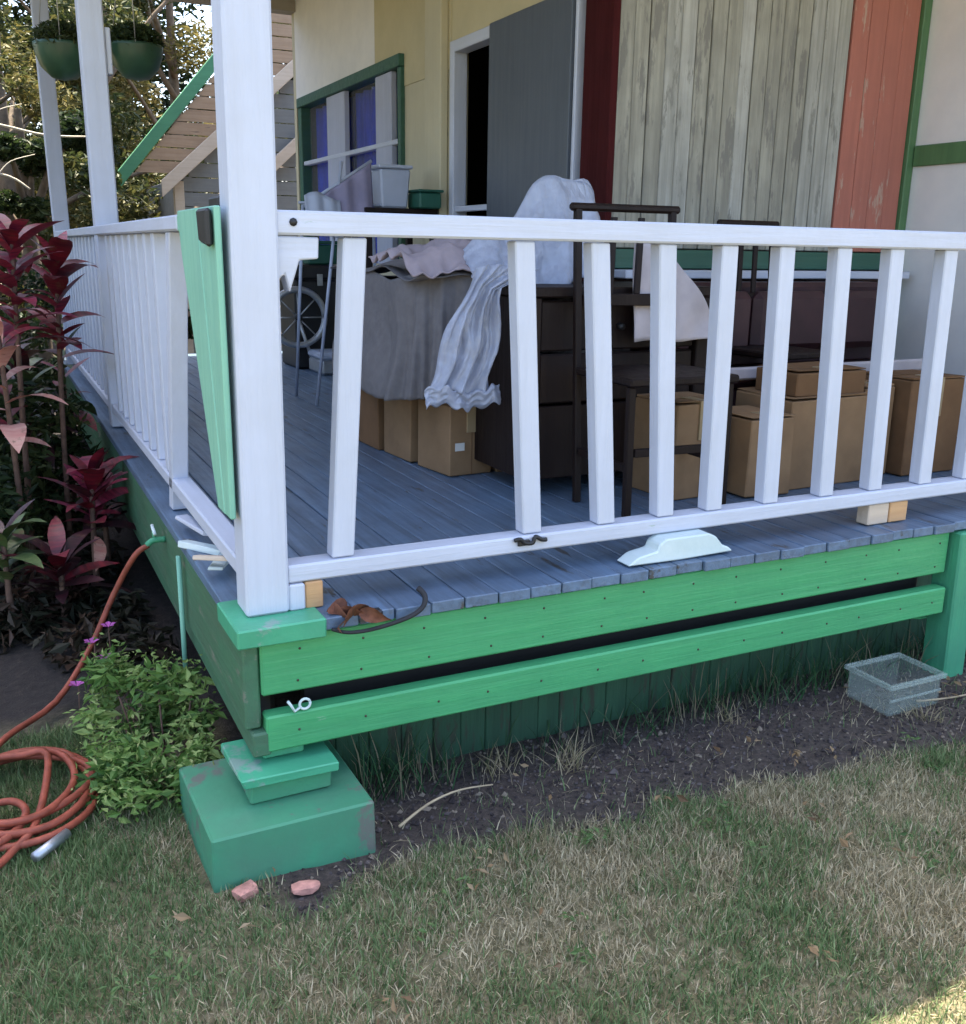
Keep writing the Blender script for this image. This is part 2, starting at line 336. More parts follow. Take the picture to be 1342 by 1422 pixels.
at = t.nodes.new('ShaderNodeAttribute'); at.attribute_name = 'soil'
at2 = t.nodes.new('ShaderNodeAttribute'); at2.attribute_name = 'dark'
shaded_humus = ramp(t, nz(t, v, 30, 8, 0.75), [(0.30, (0.010, 0.008, 0.007)), (0.55, (0.028, 0.022, 0.019)), (0.75, (0.07, 0.05, 0.04))])  # dark litter soil, with the plants' shade put into its colour
t.links.new(mix(t, at2.outputs['Fac'], mix(t, at.outputs['Fac'], lawn, soil), shaded_humus), b.inputs['Base Color']); b.inputs['Roughness'].default_value = 0.95
bump(t, b, nz(t, v, 60, 8, 0.7), 0.9, 0.02)
ground = link('ground', me, m); props(ground, 'patchy lawn with a bare soil strip beside the porch', 'ground', kind='structure')

# ------------------------------------------------------------------ house: walls, boards, door, window
XA, YB, XW, CEIL = 1.885, 1.5, 3.64, 3.30
house = thing('house', (XA, YB, D), 'cream house with weathered boards, red corner and blue curtained window behind porch', 'house')
# front-facing weathered boards
nb = 16; bx0, bx1 = XA+0.026, 3.165; bw = (bx1-bx0)/nb
for i in range(nb):
    d = random.uniform(-0.004, 0.006)
    box('plank', bx0+i*bw+0.0015, bx0+(i+1)*bw-random.uniform(0.001, 0.004), YB-0.012-d, YB+0.02, 1.42, CEIL, random.choice(['weather', 'weather2', 'weather']), house, 0.003)
rw = (3.585-3.17)/4
for i in range(4):
    o = box('red_plank', 3.17+i*rw+0.001, 3.17+(i+1)*rw-0.001, YB-0.016-random.uniform(0, .003), YB+0.02, 1.42, CEIL, 'red', house, 0.002)
box('corner_board', XA-0.012, XA+0.022, YB-0.03, YB+0.19, D+0.002, CEIL, 'maroon', house)
box('corner_trim', 3.59, XW-0.002, YB-0.035, YB+0.02, D+0.002, CEIL, 'trim', house)
box('sill_board', XA+0.03, 3.585, YB-0.055, YB+0.02, 1.335, 1.415, 'sill', house)
box('ledge', XA+0.03, 3.585, YB-0.14, YB+0.02, 1.295, 1.33, 'white_x', house)
for i in range(6):
    w = (3.585-XA-0.03)/6
    box('dado_panel', XA+0.03+i*w+0.002, XA+0.03+(i+1)*w-0.002, YB-0.015, YB+0.02, D+0.002, 1.292, 'dado', house)
# right return wall
box('return_wall', XW, XW+0.14, -0.42, YB+0.1, D+0.004, CEIL, 'wall_white', house, 0.006)
box('wall_band', XW-0.018, XW+0.001, -0.42, YB-0.04, 1.825, 1.92, 'trim', house)
box('core_wall', XA+0.10, XW+0.1, YB+0.022, YB+0.14, D, CEIL, 'dado', house, 0)
# passage wall (faces the side porch)
DY0, DY1, DZ = 2.57, 2.99, 2.41
box('grey_door', XA-0.035, XA+0.02, 1.76, 2.545, D+0.012, 2.47, 'doorgrey', house)
box('door_trim', XA-0.02, XA+0.03, 1.735, 1.757, D+0.002, 2.47, 'white_z', house)
box('wall_panel', XA+0.022, XA+0.10, YB+0.142, 1.698, D+0.002, CEIL, 'doorgrey', house, 0)
box('lintel', XA, XA+0.10, 1.692, 3.06, 2.474, CEIL, 'wall_warm', house, 0)
box('door_frame', XA-0.02, XA+0.06, 2.548, 2.569, D+0.002, DZ+0.06, 'white_z', house)
box('door_frame', XA-0.02, XA+0.06, DY1, DY1+0.055, D+0.002, DZ+0.06, 'white_z', house)
box('door_head', XA-0.022, XA+0.06, 2.571, DY1-0.002, DZ, DZ+0.058, 'white_y', house)
box('half_gate', XA-0.01, XA+0.02, 2.575, DY1-0.003, 1.60, 1.63, 'white_y', house)
box('wall_column_head', XA-0.003, XA+0.10, 3.062, 3.74, 2.34, CEIL, 'wall_warm', house, 0)  # column split here so its top carries the bounce tint
box('wall_column', XA, XA+0.10, 3.062, 3.74, D+0.002, 2.338, 'wall', house, 0)
box('pipe_chase', XA-0.05, XA-0.002, 3.10, 3.32, D+0.002, 2.9, 'wall', house, 0.006)
WY0, WY1, WZ0, WZ1 = 3.74, 5.92, 1.30, 2.52
box('wall_above_window', XA, XA+0.10, 3.742, 4.25, WZ1+.002, CEIL, 'wall_warm', house, 0)
box('wall_above_window', XA, XA+0.10, 4.252, 6.05, WZ1+.002, CEIL, 'wall_white', house, 0)
box('wall_below_window', XA, XA+0.10, WY0+.002, 6.05, D+0.002, WZ0, 'wall', house, 0)
win = box('window_head', XA-0.04, XA+0.06, WY0, WY1, WZ1-0.07, WZ1, 'sill', house)
props(win, 'dark green window head')
box('window_jamb', XA-0.03, XA+0.05, WY1-0.09, WY1, WZ0, WZ1-0.072, 'sill', house)
box('window_jamb', XA-0.03, XA+0.05, WY0, WY0+0.05, WZ0, WZ1-0.072, 'sill', house)
box('window_transom', XA-0.02, XA+0.03, WY0+0.052, WY1-0.092, 2.02, 2.05, 'white_y', house)
for y0, y1 in ((3.80, 4.42), (4.425, 5.10), (5.105, 5.82)):
    p_ = box('window_pane', XA+0.035, XA+0.041, y0, y1, WZ0, WZ1-0.075, 'glass', house, 0)
def curtain(y0, y1, mat, dx):
    sheet('curtain', lambda u, w: (XA+0.10+dx+0.028*math.sin(u*(y1-y0)*38), y0+u*(y1-y0), WZ0+w*(WZ1-WZ0-0.08)), max(8, int((y1-y0)*70)), 2, mat, house, 0.004)
curtain(4.98, 5.83, 'curtain', 0); curtain(3.9, 4.95, 'curtain', 0.01)
box('mullion', XA-0.018, XA+0.02, 4.82, 5.22, WZ0, WZ1-0.072, 'palecurtain', house)
box('mullion', XA-0.018, XA+0.02, 3.92, 4.20, WZ0, WZ1-0.072, 'palecurtain', house)
box('room_back', XA+0.9, XA+1.0, 1.7, 6.05, D, CEIL, 'dark_in', house, 0)
box('room_floor', XA+0.102, XA+0.9, 1.7, 6.05, D-0.02, D, 'dark_in', house, 0)
box('room_end', XA+0.102, XA+1.0, 6.05, 6.12, D, CEIL, 'dark_in', house, 0)
box('end_wall', XA, XA+0.10, 6.052, 6.12, D, CEIL, 'wall', house, 0)
# porch roof: ceiling boards, eave beams, corrugated sheet
roof = thing('porch_roof', (0, 0, CEIL), 'wide porch roof with tan boarded ceiling and grey sheeting over the house', 'roof')
ex0, ey0 = -0.50, -0.255
for i in range(14):
    w = (6.3-ey0)/14
    box('ceiling_board', ex0+0.03, 8.0, ey0+0.03+i*w+.003, ey0+0.03+(i+1)*w-.003, CEIL+0.004, CEIL+0.03, 'ceil', roof, 0.002)
box('end_beam', -0.02, XA, 6.0, 6.14, CEIL-0.14, CEIL+0.002, 'eave', roof)
box('side_beam', 0.0, 0.11, -0.01, 6.0, CEIL-0.16, CEIL+0.002, 'white_y', roof)
box('front_beam', 0.112, XW-0.002, 0.0, 0.11, CEIL-0.16, CEIL+0.002, 'white_x', roof)
box('fascia', ex0, 8.0, ey0, ey0+0.025, CEIL-0.04, CEIL+0.12, 'white_x', roof)
box('side_fascia', ex0, ex0+0.025, ey0+0.027, 6.4, CEIL-0.04, CEIL+0.12, 'white_y', roof)
def corr(u, w):
    x = ex0-0.04+u*8.6; y = ey0-0.05+w*6.9
    return (x, y, CEIL+0.15+0.012*math.sin(x*60)+0.10*w*4)
sheet('roof_sheet', corr, 420, 3, 'roof', roof, 0.002)

# ------------------------------------------------------------------ deck
deck = thing('porch_deck', (0, 0, 0), 'blue grey board porch deck with bright green edge beams', 'deck')
bwid = 0.0935; x = -0.045; i = 0
while x < XW-0.02:
    x1 = min(x+bwid, XW-0.003); gap = 0.0022 if i % 2 == 0 else 0.0045
    y1 = 6.0 if x1 <= XA-0.02 else YB-0.017
    f = random.uniform(-0.006, 0.006); dz = random.uniform(-0.0015, 0.0015)
    if 0.10 < x < 0.30: f += random.uniform(0.0, 0.03)                 # rotted ends near the corner
    box('board', x+gap/2, x1-gap/2, -0.065+f, y1, D-0.03+dz, D+dz, 'deck', deck, 0.0025)
    x += bwid; i += 1
box('upper_beam', 0.0, 2.30, -0.045, 0.0, 0.382, D-0.033, 'green_x', deck, 0.005)
box('lower_beam', 0.004, 2.30, -0.06, -0.012, 0.243, 0.335, 'green_x', deck, 0.005)
for k in range(14):
    for zz, yy in ((0.41, -0.0455), (0.49, -0.0455), (0.29, -0.0605)):
        xx = 0.10+k*0.165+random.uniform(-.02, .02); tube('nail', [(xx, yy-0.0012, zz), (xx, yy+0.004, zz)], 0.0032, 'rust', deck, 6)
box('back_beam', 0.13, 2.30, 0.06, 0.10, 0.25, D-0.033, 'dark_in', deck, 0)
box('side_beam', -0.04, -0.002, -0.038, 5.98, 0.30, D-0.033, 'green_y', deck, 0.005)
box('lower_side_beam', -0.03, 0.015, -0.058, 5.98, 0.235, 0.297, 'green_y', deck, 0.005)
box('corner_plate', -0.055, 0.150, -0.075, 0.15, D-0.044, D+0.004, 'teal', deck, 0.004, 0.003)
box('corner_stub', 0.0, 0.10, -0.03, 0.08, 0.212, 0.242, 'green_z', deck, 0.004)
bar('edge_post', (2.375, -0.03, 0.0), (2.362, -0.03, D-0.035), 0.10, 0.10, 'green_z', deck, 0.006)
bar('edge_post_brace', (2.30, 0.02, 0.20), (2.20, 0.04, 0.22), 0.05, 0.03, 'green_x', deck, 0.004)
for k in range(14):                                                     # joists and posts under the deck
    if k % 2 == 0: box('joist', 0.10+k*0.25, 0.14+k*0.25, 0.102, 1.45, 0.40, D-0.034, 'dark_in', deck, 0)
# boarded skirt set back under the beams, added to keep the gap dark
skirt = thing('skirting', (1.2, 0.16, 0), 'dark green vertical skirting planks added to keep the gap under the deck dark', 'skirting')
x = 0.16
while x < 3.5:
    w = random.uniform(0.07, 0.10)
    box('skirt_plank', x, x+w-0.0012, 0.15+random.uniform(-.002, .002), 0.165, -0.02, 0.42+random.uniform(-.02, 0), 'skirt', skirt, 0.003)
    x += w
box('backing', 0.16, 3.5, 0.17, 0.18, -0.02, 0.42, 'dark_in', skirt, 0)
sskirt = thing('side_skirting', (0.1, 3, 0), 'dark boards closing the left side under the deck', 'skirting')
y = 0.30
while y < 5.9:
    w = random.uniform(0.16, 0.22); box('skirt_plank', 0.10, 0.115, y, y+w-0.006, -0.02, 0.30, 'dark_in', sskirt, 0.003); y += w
# pier at the corner
pier = thing('corner_pier', (0.03, 0, 0), 'stepped green concrete pier carrying the porch corner', 'pier')
def blockp(name, x0, x1, y0, y1, z0, z1, mat, tw=0.0, bev=0.004):
    o = box(name, x0, x1, y0, y1, z0, z1, mat, pier, bev, 0.006); return o
blockp('base_block', -0.165, 0.222, -0.195, 0.175, -0.03, 0.135, 'green_block', bev=0.005)
blockp('plinth', -0.045, 0.145, -0.085, 0.10, 0.135, 0.186, 'green_block')
blockp('cap', -0.07, 0.16, -0.11, 0.105, 0.186, 0.211, 'teal', bev=0.003)
wl = thing('wire_loop', (0.08, -0.05, 0.335), 'pale chipped wire loop caught between the two green front beams', 'wire')
ringp = [(0.098+0.013*math.cos(a_), -0.058, 0.352+0.013*math.sin(a_)) for a_ in np.linspace(0.4, 6.6, 16)]
tube('ring', ringp, 0.0035, 'mint', wl, 6)
tube('tail', [(0.085, -0.058, 0.345), (0.072, -0.06, 0.338), (0.064, -0.062, 0.355), (0.056, -0.062, 0.368)], 0.0035, 'mint', wl, 6)

# ------------------------------------------------------------------ posts
def post(x0, y0, label, lean=0.0, bev=0.006):
    t_ = thing('porch_post', (x0+0.055, y0+0.055, D), label, 'post', 'white square porch posts')
    bar('shaft', (x0+0.035, y0+0.052, D+0.005), (x0+0.035+lean, y0+0.052, CEIL-0.162), 0.102, 0.102, 'white_z', t_, bev)
    return t_
pc = post(0.0, 0.0, 'thick white square post at the near corner of the porch', 0.018)
box('base_block', 0.0865, 0.126, 0.005, 0.075, D+0.005, 0.630, 'white_z', pc, 0.004)
post(0.0, 2.72, 'white square porch post midway along the side railing', 0.0)
p3 = post(0.0, 5.45, 'farthest white square porch post, leftmost in view', -0.02)
p2 = [o for o in COL.objects if o.name == 'porch_post.001'][0]
box('bracket_strip', 0.0875, 0.112, 2.74, 2.80, 2.12, 2.31, 'white_z', p2)

# ------------------------------------------------------------------ front railing
RT = D+0.92
fr = thing('front_railing', (1.2, 0.05, D), 'white front railing with crooked square balusters and one missing', 'railing')
bar_t = prism('top_rail', [(0.089, RT-0.052), (XW-0.003, RT-0.058), (XW-0.003, RT-0.004), (0.089, RT)], 'y', 0.012, 0.085, 'white_x', fr, 0.005)
prism('bottom_rail', [(0.0855, 0.632), (XW-0.003, 0.632), (XW-0.003, 0.678), (0.0855, 0.676)], 'y', 0.012, 0.078, 'white_x', fr, 0.005)
bal = [(0.273, 0.228), (0.708, 0.752), (0.927, 0.985), (1.137, 1.185), (1.345, 1.358), (1.55, 1.572), (1.768, 1.797), (1.982, 2.006), (2.215, 2.232), (2.43, 2.44), (2.65, 2.655), (2.87, 2.87), (3.09, 3.09), (3.31, 3.31)]
for k, (xt, xb) in enumerate(bal):
    o = bar('baluster', (xb, 0.046, 0.678), (xt, 0.046, RT-0.055), 0.056, 0.046, 'white_z', fr, 0.0035)
    if k == 0: o['label'] = 'baluster leaning left beside the gap'
prism('rail_bracket', [(0.0895, 1.33), (0.108, 1.345), (0.118, 1.305), (0.132, 1.345), (0.142, 1.375), (0.185, 1.378), (0.187, 1.424), (0.0895, 1.426)], 'y', 0.02, 0.07, 'white_x', fr, 0.003)
tube('bolt', [(0.128, 0.0095, 1.455), (0.128, 0.013, 1.455)], 0.009, 'black', fr, 8)
prism('patch_block', [(1.025, D+0.006), (1.20, D+0.003), (1.39, D+0.007), (1.372, 0.582), (1.352, 0.588), (1.325, 0.618), (1.30, 0.630), (1.15, 0.630), (1.128, 0.618), (1.12, 0.598), (1.06, 0.588)], 'y', -0.035, 0.03, 'mint', fr, 0.004)
box('spacer', 0.128, 0.172, 0.012, 0.07, D+0.003, 0.630, 'raw', fr, 0.003)
box('spacer', 1.985, 2.075, 0.02, 0.07, D+0.003, 0.630, 'tanpale', fr, 0.003)
box('spacer', 2.08, 2.16, 0.02, 0.07, D+0.003, 0.630, 'raw', fr, 0.003)
lt = thing('hook_latch', (0.735, 0.02, 0.68), 'small black metal latch lying on the bottom rail by a baluster', 'latch')
tube('hook', smooth_path([(0.690, 0.010, 0.668), (0.705, 0.004, 0.672), (0.718, 0.006, 0.660), (0.742, 0.004, 0.658), (0.750, 0.004, 0.674), (0.77, 0.005, 0.664), (0.785, 0.006, 0.662)], 4), 0.006, 'black', lt, 6)
box('plate', 0.70, 0.735, 0.004, 0.011, 0.652, 0.668, 'black', lt, 0.002)

# ------------------------------------------------------------------ side railing
sr = thing('side_railing', (0.05, 2.8, D), 'white side railing with close balusters running back along the left', 'railing')
prism('top_rail', [(0.604, RT-0.04), (5.45, RT-0.04), (5.45, RT), (0.604, RT)], 'x', -0.02, 0.06, 'white_y', sr, 0.005)
prism('top_rail', [(0.105, RT-0.045), (0.60, RT-0.045), (0.60, RT+0.002), (0.105, RT+0.002)], 'x', -0.018, 0.058, 'green_pale', sr, 0.005)['label'] = 'green painted rail end'
prism('bottom_rail', [(0.105, 0.635), (5.45, 0.635), (5.45, 0.678), (0.105, 0.678)], 'x', -0.01, 0.05, 'white_y', sr, 0.005)
bar('baluster', (0.016, 1.10, D+0.004), (0.016, 0.82, RT-0.042), 0.052, 0.06, 'white_z', sr, 0.0035)['label'] = 'wide baluster slanting at the end of the row'
y = 1.16
while y < 5.4:
    if not (2.66 < y < 2.86):
        bar('baluster', (0.018, y+random.uniform(-.01, .01), 0.679), (0.018, y, RT-0.042), 0.044, 0.05, 'white_z', sr, 0.0035)
    y += 0.19
# loose green planks leaning in the side bay
gp = thing('leaning_plank', (0.12, 0.4, D), 'wide pale green plank leaning diagonally in the side bay behind the corner post', 'plank')
prism('face', [(0.075, 0.80), (0.145, 0.80), (0.43, 1.38), (0.46, 1.485), (0.215, 1.485)], 'x', -0.040, -0.022, 'green_pale', gp, 0.003)
gp2 = thing('upright_plank', (0.12, 0.2, D), 'narrow green plank standing upright against the corner post', 'plank')
prism('face', [(0.022, 0.80), (0.073, 0.80), (0.21, 1.485), (0.022, 1.485)], 'x', -0.038, -0.024, 'green_pale', gp2, 0.003)
hb = box('black_bracket', -0.01, 0.05, 0.11, 0.22, RT+0.003, RT+0.03, 'black', None, 0.006)
hb2 = prism('lamp_holder', [(0.03, 1.40), (0.12, 1.41), (0.135, 1.48), (0.03, 1.48)], 'x', -0.056, -0.041, 'black', None, 0.006)
props(hb, 'flat black bracket on the green rail end beside the corner post', 'bracket'); props(hb2, 'dark metal plate hanging on the green rail end', 'plate')
bpy.data.objects[hb2.name].name = 'metal_plate'
# splintered boards heaped on the side deck
for k, (yy, xx, l, an, mt) in enumerate([(0.55, 0.03, 0.30, 0.5, 'mint'), (0.42, 0.02, 0.22, -0.4, 'mint'), (0.72, 0.0, 0.26, 0.15, 'white_y'), (0.30, 0.015, 0.2, 0.9, 'tanpale')]):
    o = box('broken_board', -l/2, l/2, -0.02, 0.02, -0.007, 0.007, mt, None, 0.002, 0.004)
    o.location = (xx, yy, D+0.012+0.016*k); o.rotation_euler = (0.05*k, 0.04, math.pi/2+an)
    props(o, ['longest pale mint board scrap on the side deck edge', 'short mint board scrap under the green planks', 'white board scrap beside the nearest side baluster', 'tan board scrap close to the corner post'][k], 'board scrap', 'broken boards on the side deck')
# debris on the corner of the deck
rs = tube('rubber_strip', smooth_path([(0.392, -0.052, 0.600), (0.402, -0.070, 0.585), (0.395, -0.080, 0.563), (0.365, -0.085, 0.545), (0.31, -0.086, 0.532), (0.25, -0.084, 0.524), (0.20, -0.080, 0.525), (0.165, -0.070, 0.535)], 5), 0.0075, 'rubber', None, 8, 0.004)
props(rs, 'torn black rubber strip curling up over the deck edge', 'rubber strip')
def leafmesh(L, W, droop, fold=0.15, nseg=6, tip=1.0, twist=0.0):
    v = []; f = []
    for i in range(nseg+1):
        s = i/nseg; w = W*(math.sin(math.pi*min(1, s*0.92+0.08))**0.8)*0.5 if i < nseg else 0.001
        a = droop*s; x_ = L*s*(1-0.10*abs(a)*s); z_ = L*(0.22*s-0.5*droop*s*s)
        tw = twist*s; cy, cz = math.cos(tw), math.sin(tw)
        v += [(x_, -w*cy, z_+fold*w-w*cz), (x_, 0, z_), (x_, w*cy, z_+fold*w+w*cz)]
    for i in range(nseg):
        for k in range(2): f.append((i*3+k, i*3+k+1, (i+1)*3+k+1, (i+1)*3+k))
    return mesh_from(v, f, 0, True)
dl = leafmesh(0.105, 0.055, 0.9, 0.8, 7, twist=1.4)
dmat = plain('dead_leaf', (0.17, 0.065, 0.038), 0.85, 0.5, 40, 0, 0.2)
for k, (xx, yy, zz, rz, lb) in enumerate([(0.26, -0.06, 0.572, 3.4, 'broad rust brown leaf tangled at the end of the rubber strip'), (0.245, -0.075, 0.560, 2.7, 'rust brown leaf beside the corner plate'), (0.165, -0.045, 0.566, 0.5, 'curled dead leaf by the raw wood spacer'), (0.20, -0.075, 0.56, 2.2, 'reddish brown dead leaf on the rubber strip'), (0.235, -0.07, 0.568, -0.6, 'dead leaf lying right of the others on the deck edge'), (0.17, -0.095, 0.545, 1.2, 'dead leaf hanging over the green beam')]):
    o = link('dead_leaf', dl, dmat, None, (xx, yy, zz)); o.rotation_euler = (0.3*k, 0.2, rz); o.scale = (0.8,)*3
    props(o, lb, 'leaf', 'dead leaves on the deck corner')
o = box('dark_knot', 0.268, 0.292, -0.078, -0.05, 0.545, 0.566, 'black', None, 0.004); props(o, 'small black lump at the deck board ends', 'debris')

# ------------------------------------------------------------------ furniture and clutter on the porch
def carton(x0, y0, w, d, h, rz, label, mat='card', z=D, flap=False):
    t_ = thing('cardboard_box', (x0, y0, z+0.002), label, 'box', 'cardboard boxes on the porch', rz=rz)
    box('carton', 0, w, 0, d, 0, h, mat, t_, 0.004, 0.003)
    box('tape', w*0.5-0.022, w*0.5+0.022, -0.0055, 0.4*d, h*0.62, h+0.0105, 'tape', t_, 0.0008)
    for q, (y0_, y1_) in enumerate(((0.002, d*0.49), (d*0.51, d-0.002))):
        o = box('flap', 0.004, w-0.004, y0_, y1_, h+0.004, h+0.008, mat, t_, 0.001, 0.003)
        o.rotation_euler = (random.uniform(0.0, 0.05)*(1 if q else -1), 0, 0)
    box('seam', w*0.5-0.0015, w*0.5+0.0015, -0.0052, -0.0035, 0.004, h*0.62, 'card2', t_, 0)
    return t_
c1 = carton(1.03, 1.17, 0.19, 0.26, 0.27, 0.10, 'front cardboard box below the grey tarp, right of the pale one')
box('label_sticker', 0.02, 0.06, -0.008, -0.005, 0.10, 0.13, 'paper', c1, 0)
carton(1.235, 1.19, 0.15, 0.26, 0.28, -0.05, 'narrow pale cardboard box next to the dark table leg')
carton(0.99, 1.47, 0.34, 0.26, 0.28, 0.06, 'middle cardboard box below the tarp in the row going back')
c2 = carton(0.96, 1.76, 0.36, 0.30, 0.30, 0.04, 'rearmost cardboard box under the tarp pile', 'card2')
# tarp pile
def crumple(x_, y_, z_, f):
    return (1-abs(nv3(x_*f, y_*f, z_*f))*2)*0.6+(1-abs(nv3(x_*f*2.3+5, y_*f*2.3, z_*f*2.3))*2)*0.3
def tarp(u, w):
    a_ = 2*math.pi*u; k = 1-0.10*w
    cx, cy = 1.28, 1.68; rx, ry = 0.40, 0.56
    c_, s_ = math.cos(a_), math.sin(a_); e = 0.45
    x_ = cx+math.copysign(abs(c_)**e, c_)*rx*k; y_ = cy+math.copysign(abs(s_)**e, s_)*ry*k
    f_ = 0.02*nv3(x_*5, y_*5, w*1.5)+0.020*math.sin(a_*17+3*nv3(x_*3, y_*3, w))*(1-0.7*w)+0.012*math.sin(a_*41+6*nv3(x_*4, y_*4, w*2))*(1-w)+0.02*crumple(x_, y_, w*0.15, 2.2)
    z_ = 0.855+0.46*w+0.05*nv3(x_*3, y_*3, 9)
    return (x_+f_*c_, y_+f_*s_, z_)
tp = thing('tarp_pile', (1.28, 1.68, D+0.3), 'bulky pile under a grey tarp on the cardboard boxes', 'tarp')
sheet('side_cloth', tarp, 220, 40, 'tarp', tp, 0.004)
sheet('top_cloth', lambda u, w: (0.90+0.75*u, 1.14+1.05*w, 1.315+0.05*nv3(u*4, w*4, 2)+0.04*math.sin(u*3.1)*math.sin(w*3.1)), 24, 24, 'tarp', tp, 0.004)
pk = sheet('crumpled_cloth', lambda u, w: (0.86+0.58*u, 1.12+0.45*w, 1.345+0.06*crumple(u, w, 7, 3.2)+0.05*math.sin(3.1*u)*math.sin(3.1*w)-0.22*max(0, 0.25-w)*(0.8+0.9*abs(nv3(u*3, 0, 4)))), 60, 44, 'pink', None, 0.006)
props(pk, 'crumpled pinkish cloth thrown over the top of the tarp pile', 'cloth')
lb = thing('lime_bag', (1.42, 1.75, 1.38), 'lime green plastic container with black lid on the tarp pile', 'container')
prism('body', [(1.28, 1.36), (1.54, 1.36), (1.56, 1.43), (1.27, 1.43)], 'y', 1.70, 1.90, 'lime', lb, 0.01)
box('lid', 1.265, 1.565, 1.69, 1.91, 1.432, 1.465, 'black', lb, 0.008)
# dark table with plastic sheeting
tb = thing('dark_cabinet', (1.4, 0.95, D), 'dark stained wooden cabinet half hidden by plastic sheeting', 'cabinet')
for xx, yy in ((1.155, 0.785), (1.86, 0.785), (1.86, 1.275), (1.155, 1.275)):
    bar('leg', (xx, yy, D+0.002), (xx, yy, 1.25), 0.05, 0.05, 'dwood', tb, 0.004)
box('cabinet_top', 1.12, 1.90, 0.75, 1.31, 1.252, 1.285, 'dwood', tb)
box('side_panel', 1.14, 1.155, 0.812, 1.248, D+0.06, 1.25, 'dwood', tb)
for k in range(2):
    dr_ = box('drawer', 1.184, 1.83, 0.775, 0.80, D+0.33+0.18*k, D+0.50+0.18*k, 'dwood', tb, 0.006); tube('knob', [(1.5, 0.775, D+0.41+0.18*k), (1.5, 0.75, D+0.41+0.18*k)], 0.012, 'black', dr_, 8)
box('door_panel', 1.184, 1.83, 0.785, 0.80, D+0.06, D+0.32, 'dwood', tb, 0.004)
box('back_panel', 1.18, 1.84, 1.25, 1.265, D+0.06, 1.25, 'dwood', tb)
def plas(u, w):   # a peaked drape: u across, w from top to hem
    x_ = 1.08+0.56*u; pk_ = 1.30+0.36*math.exp(-((u-0.80)/0.36)**4)+0.20*math.exp(-((u-0.25)/0.28)**2)
    z_ = pk_*(1-w)+w*(1.30-0.02*u+0.03*math.sin(9*u))
    y_ = 1.20-0.14*w+0.02*math.sin(u*22+w*3)*w+0.012*nv3(u*9, w*7, 3)
    return (x_+0.02*nv3(u*5, w*5, 5), y_, z_)
ps = thing('plastic_sheet', (1.3, 1.1, 1.3), 'white plastic sheeting draped over a peaked bundle on the dark table', 'plastic sheet')
sheet('front_drape', plas, 40, 24, 'sheet', ps, 0.003)
sheet('back_drape', lambda u, w: (plas(u, 0)[0], 1.20+0.22*w, plas(u, 0)[2]*(1-w)+1.31*w+0.02*nv3(u*6, w*6, 1)), 30, 12, 'sheet', ps, 0.003)
def tail(u, w):
    l_, r_ = 1.00-0.18*w, 1.112-0.04*w
    x_ = l_+(r_-l_)*u+0.012*math.sin(w*9+u*3); z_ = 1.345-0.42*w+0.012*math.sin(u*6); y_ = 0.90+0.016*math.sin(u*17+2.5*w+2*nv3(u*2, w*2, 1))*(0.3+w)+0.010*math.sin(u*37+4*w)+0.012*crumple(u*0.5, w, 3, 4)
    if w < 0.15: x_ += (0.15-w)*0.9*u
    return (x_, y_, z_)
sheet('hanging_strip', tail, 40, 40, 'sheet', ps, 0.0012)
sheet('hem_fold', lambda u, w: (0.815+0.285*u, 0.88+0.014*math.sin(u*12+w*2)+0.02*crumple(u, w, 5, 3), 0.875+0.065*w+0.012*math.sin(u*8)+0.008*math.sin(u*31)), 50, 10, 'sheet', ps, 0.0012)
# chairs
def chair(x0, y0, rz, w, d, hb_, label):
    t_ = thing('wooden_chair', (x0, y0, D), label, 'chair', 'dark wooden chairs on the porch', rz=rz)
    for sx in (0, w):
        bar('leg', (sx, 0, 0.002), (sx, 0.01, 0.44), 0.024, 0.024, 'dwood', t_, 0.003)
        bar('back_leg', (sx, d, 0.002), (sx, d+0.07, hb_), 0.024, 0.024, 'dwood', t_, 0.003)
        box('side_stretcher', sx-0.01, sx+0.01, 0.017, d-0.01, 0.17, 0.195, 'dwood', t_, 0.002)
    box('seat', -0.02, w+0.02, -0.02, d+0.012, 0.442, 0.468, 'dwood', t_, 0.006)
    box('top_rail', -0.028, w+0.028, d+0.055, d+0.085, hb_-0.014, hb_+0.012, 'dwood', t_, 0.008)
    box('mid_rail', 0.016, w-0.016, d+0.038, d+0.058, hb_-0.32, hb_-0.28, 'dwood', t_, 0.003)
    for sx in (0.33, 0.62):
        bar('back_slat', (w*sx, d+0.048, hb_-0.28), (w*(sx+0.05), d+0.07, hb_-0.03), 0.022, 0.014, 'dwood', t_, 0.002)
    box('front_stretcher', 0.016, w-0.016, -0.008, 0.012, 0.22, 0.245, 'dwood', t_, 0.002)
    return t_
ch = chair(1.27, 0.34, -0.04, 0.37, 0.32, 0.985, 'dark ladder back wooden chair nearest the railing')
chair(2.27, 0.80, 0.05, 0.28, 0.30, 0.965, 'second dark chair, behind the right cardboard boxes')
wc = sheet('draped_cloth', lambda u, w: (1.52+0.38*u, 0.735-0.02*w+0.008*math.sin(u*14+w*5), (1.44-0.30*u*u)*(1-w)+w*(1.10+0.004*math.sin(u*9))), 30, 20, 'whitecloth', None, 0.005)
props(wc, 'pale cloth draped down the side of the nearest chair', 'cloth')
